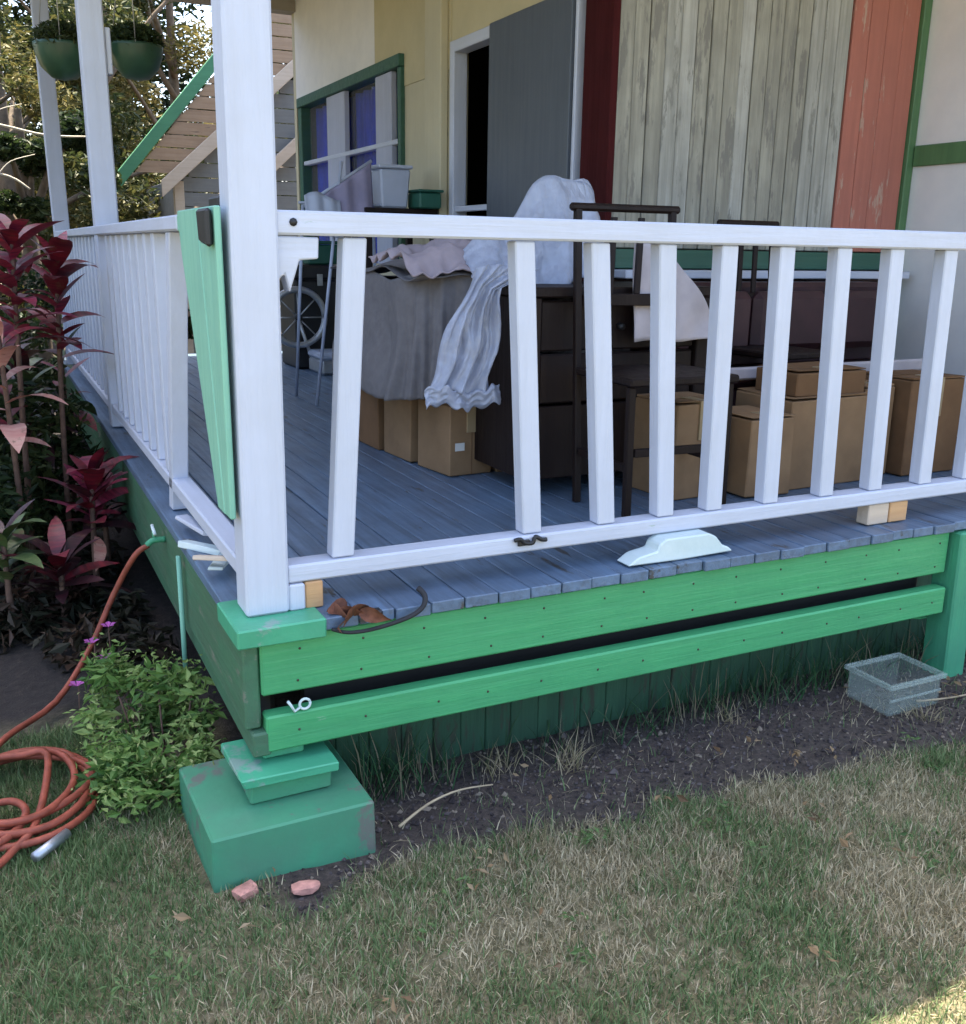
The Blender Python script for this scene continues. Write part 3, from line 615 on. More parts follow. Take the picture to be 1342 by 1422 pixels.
# maroon bench along the back wall
sf = thing('sofa', (2.5, 1.15, D), 'dark maroon bench sofa with pale seat edge along the weathered wall', 'sofa')
box('backrest', 1.98, 3.25, 1.20, 1.34, D+0.36, 1.285, 'sofa', sf, 0.02)
for k in range(3):
    box('back_cushion', 1.99+k*0.42, 1.99+(k+1)*0.42-0.01, 1.10, 1.198, D+0.44, 1.25, 'sofa', sf, 0.03)
box('seat_cushion', 1.70, 3.25, 0.86, 1.195, D+0.33, D+0.375, 'sofa', sf, 0.02)
box('seat_edge', 1.70, 3.25, 0.835, 0.858, D+0.365, D+0.415, 'whitecloth', sf, 0.008)
box('base', 1.72, 3.23, 0.90, 1.30, D+0.05, D+0.328, 'sofa', sf, 0.01)
for xx in (1.76, 3.17):
    for yy in (0.93, 1.26): box('foot', xx, xx+0.04, yy, yy+0.04, D+0.002, D+0.049, 'dwood', sf, 0.003)
# right-hand cartons
carton(1.60, 0.54, 0.24, 0.26, 0.335, 0.05, 'upright cardboard box in front of the sofa, left of the lidded one', 'card')
c5 = carton(1.86, 0.46, 0.20, 0.26, 0.28, -0.02, 'small pale cardboard box at the front of the right group')
carton(2.08, 0.50, 0.40, 0.30, 0.33, 0.03, 'broad plain cardboard box in the middle of the right group')
carton(2.50, 0.56, 0.16, 0.24, 0.35, 0.0, 'narrow cardboard box between the broad box and the brown one')
c7 = carton(2.68, 0.50, 0.30, 0.26, 0.375, 0.0, 'dark brown cardboard box nearest the white return wall', 'card2')
box('label_sticker', 0.05, 0.12, -0.008, -0.005, 0.12, 0.15, 'paper', c7, 0)
carton(2.12, 0.53, 0.34, 0.22, 0.09, 0.0, 'flat brown cardboard box lying on top of the broad box', 'card2', z=D+0.336)
# shelf with bin, crate and drying rack by the passage wall
sh = thing('shelf_unit', (1.62, 3.3, D), 'low dark shelf unit against the passage wall', 'shelf')
for zz in (0.30, 0.66, 1.03):
    box('shelf', 1.40, XA-0.06, 3.10, 3.50, D+zz, D+zz+0.025, 'dwood', sh)
for xx in (1.40, XA-0.10):
    for yy in (3.10, 3.46): box('upright', xx, xx+0.035, yy, yy+0.035, D+0.002, D+1.028, 'dwood', sh, 0.002)
bn = thing('white_bin', (1.58, 3.2, 1.615), 'pale blue white plastic bin on the shelf unit', 'bin')
bar('body', (1.585, 3.22, 1.617), (1.585, 3.22, 1.82), 0.15, 0.15, 'binwhite', bn, 0.01, 0.18, 0.18)
box('rim', 1.485, 1.685, 3.12, 3.32, 1.822, 1.842, 'binwhite', bn, 0.006)
cr = thing('green_crate', (1.75, 3.15, 1.615), 'dark green plastic crate right of the pale bin', 'crate')
box('body', 1.69, 1.82, 3.04, 3.22, 1.617, 1.70, 'dgreen', cr, 0.008); box('rim', 1.68, 1.83, 3.03, 3.23, 1.702, 1.716, 'dgreen', cr, 0.004)
dr = thing('drying_rack', (1.25, 3.2, D), 'white folding rack with a lilac cloth hanging over it', 'drying rack')
for sx in (1.08, 1.46):
    tube('frame', [(sx, 3.05, D+0.002), (1.46 if sx > 1.2 else 1.30, 3.2, 1.85)], 0.009, 'binwhite', dr, 6)
    tube('frame', [(sx, 3.45, D+0.002), (sx, 3.2, 1.62)], 0.009, 'binwhite', dr, 6)
tube('rack_rod', [(1.08, 3.2, 1.61), (1.47, 3.2, 1.86)], 0.010, 'binwhite', dr, 6)
tube('rack_rod', [(1.05, 3.18, 1.63), (1.62, 3.18, 1.63)], 0.007, 'binwhite', dr, 6)
lc = sheet('hanging_cloth', lambda u, w: (1.12+0.34*u, 3.17-0.05*w+0.012*math.sin(u*20), 1.63+0.22*u-w*(0.16+0.20*u)), 30, 14, 'lilac', None, 0.004)
props(lc, 'lilac grey cloth hanging on the drying rack', 'cloth')
wt = sheet('white_towel', lambda u, w: (1.07+0.20*u, 3.14-0.05*w+0.010*math.sin(u*15), 1.665+0.02*math.sin(u*5)-w*0.20), 16, 8, 'binwhite', None, 0.005)
props(wt, 'bright white towel over the left end of the drying rack', 'towel')
# things at the far end of the passage
tk = thing('travel_trunk', (1.6, 4.8, D), 'black trunk standing at the far end of the passage', 'trunk')
box('body', 1.44, 1.80, 4.7, 5.1, D+0.002, D+0.62, 'black', tk, 0.015); box('lid', 1.43, 1.81, 4.69, 5.11, D+0.622, D+0.72, 'black', tk, 0.015)
box('clasp', 1.60, 1.64, 4.682, 4.69, D+0.58, D+0.66, 'steel', tk, 0.002)
gc = thing('storage_crate', (1.7, 4.8, 1.28), 'dark green lidded crate on the black trunk', 'crate')
box('body', 1.56, 1.80, 4.75, 5.05, 1.284, 1.42, 'dgreen', gc, 0.01); box('lid', 1.55, 1.81, 4.74, 5.06, 1.422, 1.445, 'dgreen', gc, 0.006)
wh = thing('spoked_wheel', (1.42, 4.55, D+0.3), 'grey spoked wheel leaning against the black trunk', 'wheel')
circ = [(1.43+0.19*math.cos(a_), 4.60, 0.93+0.19*math.sin(a_)) for a_ in np.linspace(0, 2*math.pi, 33)]
tube('tyre', circ, 0.022, 'steel', wh, 8)
for k in range(8): tube('spoke', [(1.43, 4.60, 0.93), (1.43+0.18*math.cos(k*math.pi/4), 4.60, 0.93+0.18*math.sin(k*math.pi/4))], 0.005, 'steel', wh, 5)
tube('hub', [(1.43, 4.57, 0.93), (1.43, 4.63, 0.93)], 0.025, 'black', wh, 10)
tube('axle_stand', [(1.43, 4.60, 0.93), (1.55, 4.62, D+0.004)], 0.012, 'steel', wh, 6)
fl = thing('grey_case', (1.65, 4.3, D), 'flat grey case on the passage floor before the trunk', 'case')
box('body', 1.50, 1.78, 4.30, 4.62, D+0.002, D+0.10, 'steel', fl, 0.015); box('lid', 1.495, 1.785, 4.295, 4.625, D+0.102, D+0.15, 'binwhite', fl, 0.015)
box('handle', 1.60, 1.68, 4.275, 4.294, D+0.08, D+0.095, 'black', fl, 0.003)

# ------------------------------------------------------------------ neighbour's shed with green barge board
nbh = thing('neighbour_shed', (2.6, 9.3, 0), 'tan boarded gable shed with green barge board beyond the porch', 'shed')
def bline(x_): return 2.14+1.168*(x_-0.925)            # top roof line
def sline(x_): return 2.053+0.893*(x_-1.346)           # pale stringer line
prism('barge_board', [(0.80, bline(0.80)-0.10), (3.2, bline(3.2)-0.10), (3.2, bline(3.2)+0.08), (0.80, bline(0.80)+0.08)], 'y', 8.95, 9.0, 'bargegreen', nbh, 0.005)
prism('barge_board', [(3.2, bline(3.2)-0.10), (5.6, bline(0.8)-0.10), (5.6, bline(0.8)+0.08), (3.2, bline(3.2)+0.08)], 'y', 8.951, 9.0, 'green_x', nbh, 0.005)
prism('stringer', [(1.26, sline(1.26)-0.10), (3.2, sline(3.2)-0.10), (3.2, sline(3.2)+0.07), (1.26, sline(1.26)+0.07)], 'y', 8.94, 8.973, 'tanpale', nbh, 0.005)
prism('lower_stringer', [(2.2, 1.95), (3.3, 2.93), (3.3, 3.08), (2.2, 2.10)], 'y', 8.96, 9.02, 'tanpale', nbh, 0.005)
z = 2.12
while z < 4.0:
    h = 0.13; xl0 = 0.94+(z+0.10-2.14)/1.168; xr0 = min(3.2, 1.346+(z-2.053)/0.893); xl1 = 0.94+(z+h+0.10-2.14)/1.168; xr1 = min(3.2, 1.346+(z+h-2.053)/0.893)
    if xr0 > xl0+0.05: prism('cladding_board', [(xl0, z), (xr0, z), (xr1, z+h-0.012), (xl1, z+h-0.012)], 'y', 8.975, 9.0, 'tan', nbh)
    z += h
z = 0.0
while z < 3.2:
    xl = max(1.5, 1.346+(z+0.15-2.053)/0.893) if z > 1.9 else 1.5
    box('siding_board', xl, 5.0, 9.07, 9.10, z, z+0.14, 'greyside', nbh, 0.002); z += 0.15
box('corner_stud', 1.40, 1.50, 9.04, 9.13, 0, 2.05, 'tanpale', nbh)
prism('roof_slope', [(0.8, bline(0.8)-0.06), (3.2, bline(3.2)-0.06), (3.2, bline(3.2)+0.03), (0.8, bline(0.8)+0.03)], 'y', 9.002, 9.4, 'shedgreen', nbh)
prism('roof_slope', [(3.2, bline(3.2)-0.06), (5.6, bline(0.8)-0.06), (5.6, bline(0.8)+0.03), (3.2, bline(3.2)+0.03)], 'y', 9.002, 9.4, 'shedgreen', nbh)
box('side_wall', 1.5, 1.6, 9.11, 12.3, 0, 2.1, 'greyside', nbh)

# ------------------------------------------------------------------ hanging baskets
def leaf_cloud(centres, radii, n, size, cols, seed, flat=0.6):
    """many separate leaf faces spread through a set of ellipsoidal clumps; returns a tinted mesh"""
    rg = np.random.default_rng(seed); centres = np.array(centres, float); radii = np.array(radii, float)
    wts = radii.prod(1)**(2/3); idx = rg.choice(len(centres), n, p=wts/wts.sum())
    d = rg.normal(size=(n, 3)); d /= np.linalg.norm(d, axis=1, keepdims=True); rr = rg.random(n)**0.45
    P = centres[idx]+d*radii[idx]*rr[:, None]
    a = rg.normal(size=(n, 3)); a[:, 2] *= flat; a /= np.linalg.norm(a, axis=1, keepdims=True)
    nrm = rg.normal(size=(n, 3))+np.array([0, 0, 0.8]); bvec = np.cross(nrm, a); bvec /= np.linalg.norm(bvec, axis=1, keepdims=True)
    L = size*rg.uniform(0.6, 1.4, n)[:, None]; W_ = L*rg.uniform(0.28, 0.5, n)[:, None]
    nn = np.cross(a, bvec)
    V = np.stack([P-a*L*0.5, P+bvec*W_*0.5+nn*L*0.06, P+a*L*0.5-nn*L*0.10, P-bvec*W_*0.5+nn*L*0.06], 1).reshape(-1, 3)
    base = np.arange(n)[:, None]*4; F = np.concatenate([base+np.array([[0, 1, 2]]), base+np.array([[0, 2, 3]])], 0)
    cols = np.array(cols); clump = rg.random(len(centres)); k = np.clip(clump[idx]*0.6+rg.random(n)*0.55, 0, 0.999)*(len(cols)-1)
    i0 = k.astype(int); f_ = (k-i0)[:, None]; C = cols[i0]*(1-f_)+cols[i0+1]*f_
    return tint_mesh(V, F, np.repeat(C, 4, 0), 'foliage')
def basket(xx, yy, zz, r, label, seed):
    t_ = thing('hanging_basket', (xx, yy, zz), label, 'hanging basket', 'green hanging baskets')
    lathe('bowl', [(0.001, -r*0.95), (r*0.45, -r*0.85), (r*0.8, -r*0.5), (r*0.97, -r*0.05), (r, 0.03), (r*1.02, 0.045), (r*0.96, 0.05), (r*0.9, 0.0)], 'bowl', t_, (xx, yy, zz))
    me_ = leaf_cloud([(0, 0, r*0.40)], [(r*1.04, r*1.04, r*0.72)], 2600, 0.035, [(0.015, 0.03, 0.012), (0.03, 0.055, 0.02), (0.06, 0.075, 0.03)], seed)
    link('plant', me_, 'leaf', t_, (xx, yy, zz))['kind'] = 'stuff'
    for k in range(3):
        an = k*2.09+0.4; tube('wire', [(xx+r*math.cos(an), yy+r*math.sin(an), zz+0.04), (xx, yy, CEIL-0.02)], 0.003, 'steel', t_, 5)
    tube('hook', [(xx, yy, CEIL-0.02), (xx, yy, CEIL+0.003)], 0.008, 'steel', t_, 6)
basket(0.03, 4.2, 2.42, 0.15, 'green hanging basket between the two farther white posts', 21)
basket(0.42, 4.2, 2.45, 0.15, 'green hanging basket right of the middle white post', 22)

# ------------------------------------------------------------------ trees beyond
LEAFC = [(0.012, 0.022, 0.008), (0.035, 0.050, 0.016), (0.075, 0.085, 0.028), (0.14, 0.125, 0.04), (0.22, 0.18, 0.06)]
def tree(xx, yy, h, cr_, label, seed, n=16000, size=0.11, low=0.35, cols=LEAFC, bark='bark', lean=0.0):
    rd = random.Random(seed); t_ = thing('broadleaf_tree', (xx, yy, 0), label, 'tree', 'trees beyond the porch')
    tr = [(xx, yy, -0.1), (xx+lean*0.3, yy, h*0.3), (xx+lean*0.8, yy+0.1, h*0.62), (xx+lean, yy, h*0.9)]
    tube('trunk', smooth_path(tr, 4), 0.10+h*0.008, bark, t_, 8, 0.03)
    cs, rs_ = [], []
    for k in range(22):
        an = rd.uniform(0, 6.28); q = rd.random()**0.5*cr_; zz = h*(low+(1-low)*rd.random())
        q *= 0.55+0.75*math.sin(math.pi*min(1, max(0.05, (zz/h-low+0.12)/(1.2-low))))
        c_ = Vector((math.cos(an)*q+lean*zz/h, math.sin(an)*q, zz)); cs.append(tuple(c_)); s_ = rd.uniform(0.28, 0.6)*cr_*0.55; rs_.append((s_, s_, s_*0.75))
        if k < 9:
            b0 = Vector((lean*zz*0.5/h, 0, zz*0.62)); tube('limb', smooth_path([Vector((xx, yy, 0))+b0, Vector((xx, yy, 0))+b0.lerp(c_, 0.5)+Vector((0, 0, 0.15)), Vector((xx, yy, 0))+c_], 4), 0.05, bark, t_, 6, 0.012)
    link('crown', leaf_cloud(cs, rs_, n, size, cols, seed), 'leaf', t_, (xx, yy, 0))['kind'] = 'stuff'
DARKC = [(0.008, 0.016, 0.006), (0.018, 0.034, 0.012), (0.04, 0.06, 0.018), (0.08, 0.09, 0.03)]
tree(-0.1, 12.0, 5.6, 1.9, 'yellowish leafy tree at the left edge beyond the porch', 31, low=0.12)
tree(1.1, 13.2, 6.2, 2.1, 'tall leafy tree behind the middle porch post', 32, low=0.12)
tree(2.6, 15.5, 7.0, 2.4, 'tall tree rising behind the green barge board', 33, low=0.2)
tree(-2.2, 13.0, 6.0, 2.2, 'broad tree beyond the left edge of the porch', 34, low=0.1)
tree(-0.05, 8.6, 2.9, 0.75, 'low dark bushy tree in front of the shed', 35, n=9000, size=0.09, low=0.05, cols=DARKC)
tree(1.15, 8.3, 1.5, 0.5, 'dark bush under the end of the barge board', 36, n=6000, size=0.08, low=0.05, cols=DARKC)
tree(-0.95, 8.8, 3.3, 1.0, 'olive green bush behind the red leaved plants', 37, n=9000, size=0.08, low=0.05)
fo = leaf_cloud([(x_, 0.5*math.sin(x_*3), 1.2+0.5*math.sin(x_*1.7)) for x_ in np.arange(-9, 9, 0.8)]+[(x_, 1+0.5*math.sin(x_*2), 2.8+0.6*math.sin(x_*1.3)) for x_ in np.arange(-9, 9, 0.9)]+[(x_, 1.6+0.5*math.sin(x_*2.3), 4.6+0.9*math.sin(x_*1.1)) for x_ in np.arange(-9, 9, 0.9)]+[(x_, 1.8, 6.4+0.9*math.sin(x_*1.9)) for x_ in np.arange(-9, 9, 0.9)], [(1.0, 0.8, 1.2)]*83, 80000, 0.17, DARKC, 40)
o = link('thicket', fo, 'leaf', None, (0, 17.5, 0)); props(o, 'dark green thicket far behind the trees', 'thicket', kind='stuff')
tree(-0.6, 10.4, 4.6, 1.2, 'slender leafy tree at the extreme left behind the posts', 38, n=12000, size=0.09, low=0.2)
tree(1.9, 18.5, 8.5, 3.0, 'tallest tree at the back, above the shed', 39, n=20000, size=0.16, low=0.2)
tree(-1.2, 18.5, 8.5, 3.0, 'large tree at the back left', 43, n=20000, size=0.16, low=0.15)
tree(-3.2, 2.6, 4.2, 1.7, 'unseen dense tree added left of the porch side to shade it', 44, n=16000, size=0.12, low=0.1, cols=DARKC)  # out of view, added to shade the side railing and left ground
tree(-3.4, 5.6, 4.8, 1.9, 'unseen dense tree added left of the porch, farther back, to shade it', 45, n=16000, size=0.12, low=0.1, cols=DARKC)  # second unseen shade tree, added to dim the left side
# pale bare branches in front of the foliage
for k, (pts, lb_) in enumerate([([(-1.0, 7.2, 2.35), (-0.35, 7.2, 2.33), (0.1, 7.2, 2.26), (0.55, 7.25, 2.28)], 'long pale bare branch crossing behind the leftmost posts'),
                              ([(-0.9, 7.0, 1.93), (-0.3, 7.0, 1.93), (-0.08, 7.0, 1.82)], 'short pale bare branch low at the left edge')]):
    root = Vector(pts[0]); t_ = thing('bare_branch', root, lb_, 'branch', 'pale bare branches')
    tube('bough', smooth_path(pts, 5), 0.013, 'palebark', t_, 6, 0.007)
    tube('stem', smooth_path([pts[0], (pts[0][0]-0.15, pts[0][1]+0.1, pts[0][2]*0.5), (pts[0][0]-0.2, pts[0][1]+0.1, -0.05)], 5), 0.013, 'palebark', t_, 6, 0.022)
    tube('twig', smooth_path([pts[1], (pts[1][0]+0.10, pts[1][1], pts[1][2]+0.10), (pts[1][0]+0.28, pts[1][1], pts[1][2]+0.16)], 4), 0.006, 'palebark', t_, 5, 0.003)

# ------------------------------------------------------------------ red cordylines beside the side deck
LV = [leafmesh(0.26, 0.078, 0.6), leafmesh(0.32, 0.088, 0.95), leafmesh(0.22, 0.072, 0.3), leafmesh(0.27, 0.100, 1.25)]
LVM = {}
def lv(i, mat):
    if (i, mat) not in LVM:
        me_ = LV[i].copy(); me_.materials.clear(); me_.materials.append(MT[mat]); LVM[(i, mat)] = me_
    return LVM[(i, mat)]
def cordyline(xx, yy, h, nl, mats, label, seed, sc=1.0, lean=(0, 0)):
    rd = random.Random(seed); t_ = thing('cordyline', (xx, yy, 0), label, 'plant', 'red leaved cordylines beside the deck')
    tube('stem', smooth_path([(xx, yy, -0.03), (xx+lean[0]*0.4, yy+lean[1]*0.4, h*0.5), (xx+lean[0], yy+lean[1], h)], 5), 0.014, 'stem', t_, 6, 0.009)
    for k in range(nl):
        s = k/nl; an = k*2.4+rd.uniform(-.3, .3); z_ = h-min(0.42*h, 0.42)*(1-s)**1.2 if h > 0.4 else h*(0.5+0.5*s)
        f_ = 0.7+0.3*z_/h
        o = link('leaf', lv(rd.randrange(4), rd.choice(mats)), None, t_, (xx+lean[0]*f_*z_/h, yy+lean[1]*f_*z_/h, z_))
        o.rotation_euler = (rd.uniform(-.3, .3), -0.75*s-rd.uniform(-0.10, 0.40), an); q = sc*rd.uniform(0.55, 1.2); o.scale = (q, q, q)
R_, K_, P_ = 'cordy_red', 'cordy_dark', 'cordy_pink'
cordyline(-0.20, 1.95, 0.50, 24, [R_, K_, 'cordy_bright', R_], 'dark red cordyline low beside the deck edge', 51, 0.85, (0.02, 0.05))
cordyline(-0.13, 2.15, 0.44, 24, [R_, R_, K_], 'red cordyline tucked under the side railing', 52, 0.75, (0.0, 0.0))
cordyline(-0.42, 2.30, 1.42, 32, ['cordy_bright', R_, 'cordy_bright'], 'tall bright red cordyline at the left edge of the picture', 53, 1.0, (0.05, 0.1))
cordyline(-0.26, 2.5, 1.33, 26, ['cordy_bright', R_], 'tall red cordyline reaching the end of the side railing', 54, 0.95, (0.06, 0.1))
cordyline(-0.44, 2.1, 1.06, 16, [P_, P_, R_, P_], 'cordyline with broad faded pink leaves', 55, 0.8, (-0.02, 0.0))
cordyline(-0.20, 2.9, 0.95, 16, [R_, 'cordy_green', 'cordy_green'], 'mixed green and red cordyline against the side railing', 56, 0.8, (0.0, 0.0))
cordyline(-0.55, 2.9, 0.62, 20, [K_, 'cordy_green', K_], 'dark low cordyline behind the pink leaved one', 57, 0.95, (0.0, 0.0))
cordyline(-0.42, 3.6, 0.8, 20, [K_, 'cordy_green', K_], 'dark cordyline farthest back beside the side railing', 58, 1.0, (0.0, 0.0))
cordyline(-0.52, 1.62, 0.40, 22, [K_, 'cordy_green', 'cordy_green'], 'low dark plant under the pink leaves at the left edge', 59, 0.8, (0.0, 0.0))
cordyline(-0.34, 1.66, 0.26, 20, [K_, K_, R_], 'lowest dark red rosette nearest the hose', 60, 0.8, (0.0, 0.0))
cordyline(-0.62, 2.9, 1.0, 26, [K_, 'cordy_green', 'cordy_green'], 'dark green leaved plant behind the tall crimson one', 63, 1.1, (0.0, 0.0))
cordyline(-0.36, 2.75, 0.85, 30, [K_, 'cordy_green', K_], 'dark red cordyline halfway up before the side railing', 64, 0.85, (0.0, 0.0))
o = link('fallen_leaf', lv(3, P_), None, None, (-0.20, 1.72, 0.32)); o.rotation_euler = (0.3, 1.1, 1.2); o.scale = (0.55,)*3
props(o, 'single pale pink leaf hanging below the dark red cordyline', 'leaf')
# low dark ground cover behind the hose and along the deck
gc_pts = [(random.uniform(-1.4, -0.12), random.uniform(0.95, 7.5), 0.05) for _ in range(90)]
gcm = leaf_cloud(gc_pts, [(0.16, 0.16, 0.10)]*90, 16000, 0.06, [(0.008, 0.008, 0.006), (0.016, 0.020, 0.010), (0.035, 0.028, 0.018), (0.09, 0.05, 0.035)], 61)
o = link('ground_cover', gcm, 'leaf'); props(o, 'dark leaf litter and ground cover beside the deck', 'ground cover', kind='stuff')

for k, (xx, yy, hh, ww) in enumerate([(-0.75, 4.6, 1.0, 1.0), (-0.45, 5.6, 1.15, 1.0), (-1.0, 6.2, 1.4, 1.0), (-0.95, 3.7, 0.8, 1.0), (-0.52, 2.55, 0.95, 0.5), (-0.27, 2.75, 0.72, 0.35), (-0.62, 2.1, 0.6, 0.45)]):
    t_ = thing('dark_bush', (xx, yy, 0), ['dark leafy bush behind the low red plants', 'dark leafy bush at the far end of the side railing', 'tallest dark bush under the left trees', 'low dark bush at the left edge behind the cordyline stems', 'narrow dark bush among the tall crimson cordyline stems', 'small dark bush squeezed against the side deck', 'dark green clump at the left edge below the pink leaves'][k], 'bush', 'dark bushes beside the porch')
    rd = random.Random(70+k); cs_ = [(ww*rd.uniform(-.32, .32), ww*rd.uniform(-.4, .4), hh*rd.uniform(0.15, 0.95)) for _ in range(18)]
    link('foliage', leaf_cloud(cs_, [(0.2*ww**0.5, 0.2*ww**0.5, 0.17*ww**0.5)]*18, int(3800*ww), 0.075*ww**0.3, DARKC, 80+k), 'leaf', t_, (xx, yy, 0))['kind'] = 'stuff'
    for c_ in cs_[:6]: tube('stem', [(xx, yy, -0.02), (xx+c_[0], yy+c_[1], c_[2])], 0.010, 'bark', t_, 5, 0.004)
# leafy shrub by the pier
sb = thing('leafy_shrub', (-0.17, 0.37, 0), 'bright green leafy shrub beside the corner pier', 'shrub')
rd = random.Random(5); cs = []; rs_ = []
for k in range(26):
    cx, cy = rd.uniform(-0.16, 0.12), rd.uniform(-0.22, 0.36); cz = 0.05+0.20*rd.random()*max(0.2, (cy+0.3)/0.6); cs.append((cx, cy, cz)); q = rd.uniform(0.05, 0.085); rs_.append((q, q, q*0.8))
    tube('stem', [(-0.17+cx*0.5, 0.37+cy*0.5, 0), (-0.17+cx, 0.37+cy, cz)], 0.003, 'stem', sb, 5)
link('foliage', leaf_cloud(cs, rs_, 2100, 0.038, [(0.03, 0.07, 0.02), (0.07, 0.15, 0.035), (0.15, 0.26, 0.06), (0.30, 0.38, 0.13)], 62, 0.4), 'leaf', sb, (-0.17, 0.37, 0))['kind'] = 'stuff'
link('young_growth', leaf_cloud([(c_[0]*1.12, c_[1]*1.12, c_[2]+0.04) for c_ in cs], rs_, 900, 0.020, [(0.08, 0.14, 0.04), (0.20, 0.30, 0.08), (0.38, 0.42, 0.17)], 65, 0.5), 'leaf', sb, (-0.17, 0.37, 0))['kind'] = 'stuff'
for k, (xx, yy, zz) in enumerate([(-0.30, 0.95, 0.19), (-0.27, 0.88, 0.16), (-0.36, 0.80, 0.12), (-0.24, 1.02, 0.21)]):
    f_ = thing('pink_flower', (xx, yy, zz), ['magenta flower above the shrub, upper of the pair', 'magenta flower above the shrub, lower of the pair', 'pale mauve flower left of the magenta ones', 'topmost pink flower behind the shrub'][k], 'flower', 'pink flowers by the shrub', rz=0.5*k)
    for q in range(5):
        pm = mesh_from([(0, 0, 0), (0.018, -0.009, 0.006), (0.028, 0, 0.004), (0.018, 0.009, 0.006)], [(0, 1, 2, 3)]); o = link('petal', pm, 'petal', f_); o.rotation_euler = (0, -0.3, q*1.257)
    tube('stalk', [(0, 0, -zz), (0.01, 0, -0.002)], 0.002, 'stem', f_, 5)

# ------------------------------------------------------------------ hose and tap
hs = thing('garden_hose', (-0.57, 0.36, 0), 'coiled orange red garden hose on the grass, rising to the tap', 'hose')
pts = [(-0.095, 1.05, 0.46), (-0.14, 1.05, 0.43), (-0.21, 1.08, 0.30), (-0.30, 1.02, 0.15), (-0.42, 0.85, 0.06), (-0.56, 0.70, 0.045)]
rd = random.Random(3)
for k in range(0, 12*5+3):
    an = math.pi*0.5+0.35-k*2*math.pi/12; r_ = 0.205-0.012*(k/12)+0.012*math.sin(k*1.3)+rd.uniform(-.006, .006)
    pts.append((-0.545+r_*math.cos(an)+0.006*math.sin(k*0.7), 0.365+r_*1.12*math.sin(an), 0.030+0.008*(k/12)+rd.uniform(-.003, .006)))
pts += [(-0.50, 0.20, 0.055), (-0.56, 0.12, 0.03), (-0.60, 0.07, 0.025)]
tube('hose_pipe', smooth_path(pts, 4), 0.0095, 'hose', hs, 8)
tube('loose_loop', smooth_path([(-0.62, 0.32, 0.05), (-0.555, 0.30, 0.06), (-0.525, 0.235, 0.06), (-0.56, 0.16, 0.05), (-0.66, 0.10, 0.04)], 5), 0.0095, 'hose', hs, 8)
tube('connector', [(-0.44, 0.145, 0.030), (-0.515, 0.075, 0.028)], 0.013, 'steel', hs, 10)
tp_ = thing('garden_tap', (-0.05, 1.05, 0.48), 'green garden tap on the side beam of the deck', 'tap')
tube('spout', smooth_path([(-0.041, 1.05, 0.475), (-0.08, 1.05, 0.475), (-0.10, 1.05, 0.46)], 4), 0.010, 'green_z', tp_, 8)
tube('handle', [(-0.075, 1.03, 0.50), (-0.075, 1.09, 0.515)], 0.006, 'mint', tp_, 6); tube('valve_stem', [(-0.075, 1.05, 0.476), (-0.075, 1.06, 0.505)], 0.006, 'green_z', tp_, 6)
o = tube('water_pipe', [(-0.058, 0.70, 0.0), (-0.056, 0.70, 0.52)], 0.0075, 'green_pale', None, 8); props(o, 'thin pale green pipe standing against the side beam', 'pipe')

# ------------------------------------------------------------------ small things on the soil
for k, (xx, yy, s_, rz, lb_) in enumerate([(-0.10, -0.235, (0.036, 0.024, 0.022), 0.5, 'pale pink brick fragment at the left foot of the pier'), (0.025, -0.275, (0.042, 0.022, 0.016), -0.1, 'redder brick fragment in front of the pier')]):
    o = rock('brick_fragment', (xx, yy, 0.012), s_, 'brick', None, k+3); o.rotation_euler = (0, 0, rz); props(o, lb_, 'brick', 'brick fragments')
tubo = thing('plastic_tub', (1.95, -0.12, 0), 'open clear plastic tub on the soil by the right post', 'tub')
tx, ty = 2.02, -0.13
for nm, q in (('tub_wall', (tx-0.112, tx+0.112, ty-0.085, ty-0.080)), ('tub_wall', (tx-0.112, tx+0.112, ty+0.080, ty+0.085)), ('tub_wall', (tx-0.112, tx-0.107, ty-0.0795, ty+0.0795)), ('tub_wall', (tx+0.107, tx+0.112, ty-0.0795, ty+0.0795))):
    box(nm, *q, 0.012, 0.118, 'tub', tubo, 0.001)
box('tub_floor', tx-0.106, tx+0.106, ty-0.079, ty+0.079, 0.012, 0.017, 'tub', tubo, 0.001)
for q in ((tx-0.124, tx+0.124, ty-0.097, ty-0.086), (tx-0.124, tx+0.124, ty+0.086, ty+0.097), (tx-0.124, tx-0.113, ty-0.0855, ty+0.0855), (tx+0.113, tx+0.124, ty-0.0855, ty+0.0855)):
    box('tub_rim', *q, 0.104, 0.120, 'tubrim', tubo, 0.002)
box('tub_ridge', tx-0.113, tx+0.113, ty-0.090, ty-0.0855, 0.060, 0.068, 'tubrim', tubo, 0.001)
o = tube('dry_stick', smooth_path([(0.30, -0.15, 0.02), (0.40, -0.10, 0.03), (0.50, -0.07, 0.028), (0.60, -0.07, 0.02)], 4), 0.004, 'straw', None, 6, 0.002); props(o, 'pale dry stick on the soil right of the pier', 'stick')
o = tube('dry_stick', smooth_path([(2.05, -0.20, 0.03), (2.2, -0.23, 0.03), (2.4, -0.22, 0.02)], 4), 0.004, 'straw', None, 6, 0.002); props(o, 'pale dry stick before the plastic tub', 'stick')
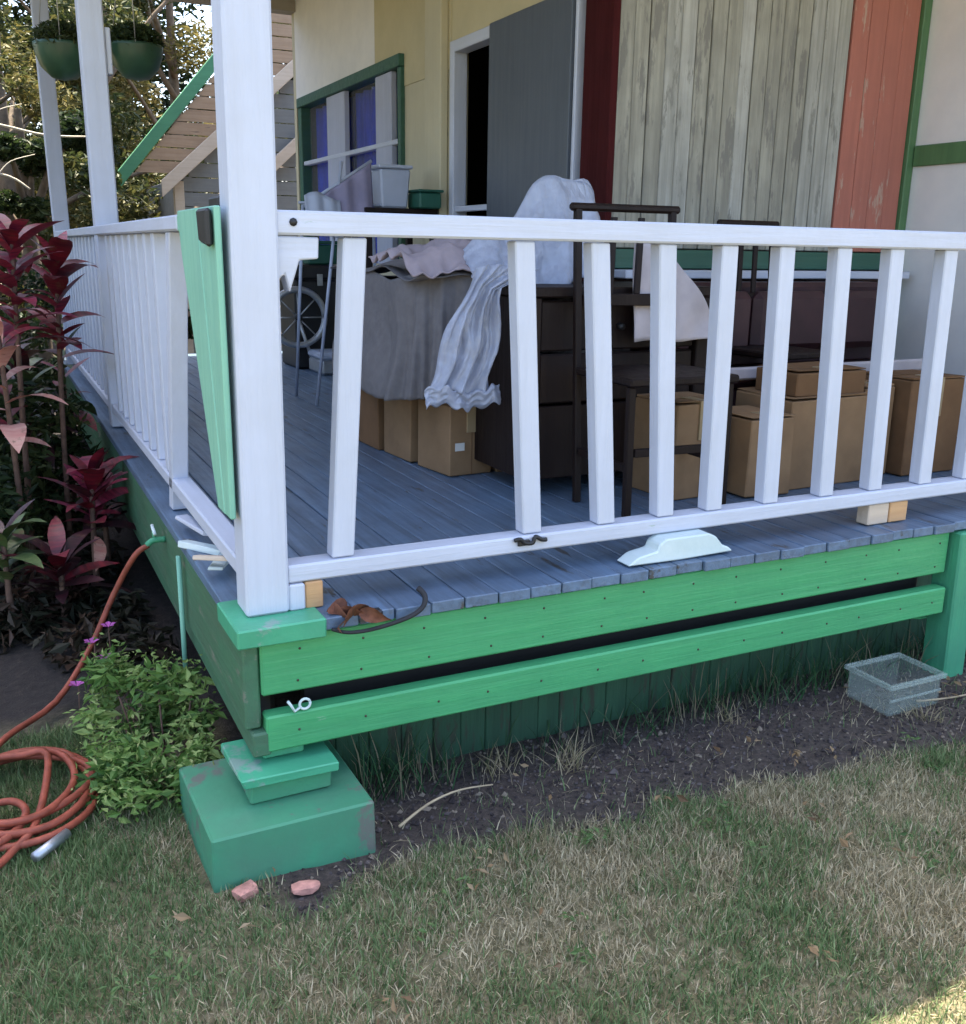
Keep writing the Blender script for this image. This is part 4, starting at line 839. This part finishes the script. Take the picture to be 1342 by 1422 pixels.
# clods and bark chips on the soil strip
n = 9000; cx_ = RNG.uniform(-0.1, 3.2, n); cy_ = RNG.uniform(-0.62, 0.14, n); k_ = soil_w(cx_, cy_) > RNG.random(n)*0.9
cx_, cy_ = cx_[k_], cy_[k_]; n = len(cx_); s_ = RNG.uniform(0.002, 0.007, n)*(1+1.0*(RNG.random(n) > 0.95))
oct_ = np.array([(1, 0, 0), (0, 1, 0), (-1, 0, 0), (0, -1, 0), (0, 0, 0.8), (0, 0, -0.8)]); V = np.repeat(np.stack([cx_, cy_, ground_h(cx_, cy_)+s_*0.3], 1), 6, 0)
V = V+np.tile(oct_, (n, 1))*np.repeat(s_, 6)[:, None]*RNG.uniform(0.5, 1.4, (n*6, 1))
tf = np.array([(0, 1, 4), (1, 2, 4), (2, 3, 4), (3, 0, 4), (1, 0, 5), (2, 1, 5), (3, 2, 5), (0, 3, 5)]); F = (np.arange(n)[:, None, None]*6+tf[None]).reshape(-1, 3)
cc = np.array([(0.035, 0.028, 0.028), (0.07, 0.058, 0.058), (0.10, 0.083, 0.078), (0.19, 0.155, 0.12)])[np.clip((RNG.random(n)**2.0*4).astype(int), 0, 3)]
o = link('soil_crumbs', tint_mesh(V, F, np.repeat(cc, 6, 0), 'soil_crumbs'), leafmat('soil_crumb', trans=0.0, rough=0.95)); props(o, 'dark crumbs and chips on the bare soil strip', 'soil', kind='stuff')

# ------------------------------------------------------------------ grass
def blades(x, y, L, W_, cols, lean, seed, bend=0.5):
    rg = np.random.default_rng(seed); n = len(x); an = rg.uniform(0, 6.283, n); d = np.stack([np.cos(an), np.sin(an)], 1)
    fa = rg.uniform(0, 6.283, n); s = np.stack([np.cos(fa), np.sin(fa)], 1)*(W_/2)[:, None]; z0 = ground_h(x, y)-0.004
    ln = lean*rg.uniform(0.15, 1.25, n); P0 = np.stack([x, y], 1); P1 = P0+d*(L*ln*0.40)[:, None]; P2 = P0+d*(L*ln)[:, None]
    h = np.sqrt(np.clip(1-ln*ln*0.8, 0.10, 1))*L; V = np.zeros((n, 5, 3)); V[:, 0, :2] = P0-s; V[:, 1, :2] = P0+s; V[:, 2, :2] = P1-s*0.8; V[:, 3, :2] = P1+s*0.8; V[:, 4, :2] = P2
    V[:, 0, 2] = z0; V[:, 1, 2] = z0; V[:, 2, 2] = z0+h*0.58; V[:, 3, 2] = z0+h*0.58; V[:, 4, 2] = z0+h
    tf = np.array([(0, 1, 3), (0, 3, 2), (2, 3, 4)]); F = (np.arange(n)[:, None, None]*5+tf[None]).reshape(-1, 3)
    return V.reshape(-1, 3), F, np.repeat(cols, 5, 0)
n = 430000
x = RNG.uniform(-1.1, 3.2, n); y = RNG.uniform(-1.65, 0.75, n)
sw = soil_w(x, y); keep = (RNG.random(n) > sw*0.975) & ~((x > -0.18) & (x < 0.235) & (y > -0.21)) & ~((x > 0) & (y > 0.1)); x, y = x[keep], y[keep]; n = len(x)
patch = 0.34*vnoise(x, y, 2.2, 71)+0.33*vnoise(x, y, 6.5, 72)+0.33*vnoise(x, y, 19, 76); greenness = np.clip(patch*2.2-0.80+0.55*np.clip((-0.05-x)/0.35, 0, 1)+0.12*(x > 1.3), 0, 1)
green = RNG.random(n) < greenness
gcol = np.array([(0.085, 0.145, 0.05), (0.14, 0.21, 0.08), (0.21, 0.27, 0.12)])[RNG.integers(0, 3, n)]; dcol = np.array([(0.48, 0.40, 0.255), (0.38, 0.325, 0.205), (0.58, 0.495, 0.335), (0.24, 0.205, 0.11)])[RNG.integers(0, 4, n)]
C = np.where(green[:, None], gcol, dcol)*RNG.uniform(0.75, 1.2, (n, 1))
thin = RNG.random(n) < np.clip(1.6-1.3*(0.5*vnoise(x, y, 4.1, 73)+0.5*vnoise(x, y, 13, 77)), 0.35, 1.0)
L = RNG.uniform(0.014, 0.046, n)*np.where(green, 1.15, 0.85)*(0.7+0.6*vnoise(x, y, 3.3, 74)); Wd = RNG.uniform(0.0016, 0.0034, n)
V, F, CC = blades(x[thin], y[thin], L[thin], Wd[thin], C[thin], 0.85, 75)
o = link('lawn_grass', tint_mesh(V, F, CC, 'lawn_grass'), 'grass'); props(o, 'short patchy green and straw coloured lawn grass', 'grass', kind='stuff')
n = 900; x = RNG.uniform(0.2, 3.0, n); y = RNG.uniform(-0.55, 0.1, n)
V, F, CC = blades(x, y, RNG.uniform(0.02, 0.07, n), RNG.uniform(0.0015, 0.003, n), np.array([(0.40, 0.33, 0.22), (0.26, 0.21, 0.14), (0.15, 0.13, 0.10)])[RNG.integers(0, 3, n)], 1.1, 78)
o = link('straw_litter', tint_mesh(V, F, CC, 'straw_litter'), 'grass'); props(o, 'loose bits of straw scattered over the bare soil', 'straw', kind='stuff')
wx = RNG.uniform(-1.0, 2.6, 130); wy = RNG.uniform(-1.4, -0.35, 130); wk = vnoise(wx, wy, 2.6, 79) > 0.42; wx, wy = wx[wk], wy[wk]
wm = leaf_cloud([(a_, b_, 0.022) for a_, b_ in zip(wx, wy)], [(0.035, 0.035, 0.012)]*len(wx), len(wx)*13, 0.017, [(0.06, 0.11, 0.035), (0.10, 0.17, 0.055), (0.17, 0.24, 0.09)], 97, 0.25)
o = link('lawn_weeds', wm, 'leaf'); props(o, 'small broad leaved weeds dotted through the lawn', 'weeds', kind='stuff')
wm = leaf_cloud([(a_, b_, 0.035) for a_, b_ in zip(RNG.uniform(-1.0, 2.6, 60), RNG.uniform(-1.4, 0.0, 60))], [(0.05, 0.05, 0.008)]*60, 150, 0.030, [(0.12, 0.07, 0.04), (0.26, 0.17, 0.09), (0.42, 0.32, 0.20)], 98, 0.12)
o = link('fallen_leaves', wm, 'leaf'); props(o, 'dry fallen leaves scattered over lawn and soil', 'leaves', kind='stuff')
# longer grass under the beam and dry tufts
n = 2000; x = RNG.uniform(0.25, 3.0, n); y = RNG.uniform(0.0, 0.145, n); den = vnoise(x, y*0, 3.0, 81); k_ = RNG.random(n) < den*1.1; x, y = x[k_], y[k_]; n = len(x)
C = np.array([(0.03, 0.085, 0.03), (0.05, 0.12, 0.05), (0.025, 0.06, 0.025), (0.24, 0.20, 0.13)])[RNG.choice(4, n, p=[.33, .27, .2, .2])]*RNG.uniform(0.7, 1.2, (n, 1))
V, F, CC = blades(x, y, RNG.uniform(0.04, 0.20, n)*(0.5+den[k_]), RNG.uniform(0.002, 0.005, n), C, 0.60, 82)
o = link('tall_grass', tint_mesh(V, F, CC, 'tall_grass'), 'grass'); props(o, 'taller dark grass growing along the foot of the skirting', 'grass', kind='stuff')
def tuft(xx, yy, n, L, label, seed):
    rg = np.random.default_rng(seed); x = xx+rg.normal(0, 0.03, n); y = yy+rg.normal(0, 0.025, n)
    C = np.array([(0.40, 0.33, 0.21), (0.30, 0.24, 0.15), (0.20, 0.17, 0.09)])[rg.integers(0, 3, n)]; V, F, CC = blades(x, y, rg.uniform(0.4, 1, n)*L, np.full(n, 0.003), C, 0.9, seed)
    V[:, 0] -= xx; V[:, 1] -= yy
    o = link('dry_tuft', tint_mesh(V, F, CC, 'dry_tuft'), 'grass', None, (xx, yy, 0)); props(o, label, 'grass tuft', 'dry grass tufts')
tuft(0.56, -0.33, 60, 0.11, 'dry straw tuft on the soil edge right of the pier', 91)
tuft(0.86, -0.03, 60, 0.14, 'dry straw tuft below the middle of the green beam', 92)
tuft(0.66, 0.02, 40, 0.12, 'dry straw tuft under the beam nearer the pier', 93)
tuft(1.45, -0.02, 30, 0.10, 'thin dry tuft under the beam left of the tub', 94)
tuft(2.02, -0.27, 50, 0.08, 'dry straw tuft in front of the plastic tub', 95)
tuft(0.22, -0.30, 40, 0.08, 'dry straw tuft at the right foot of the pier', 96)
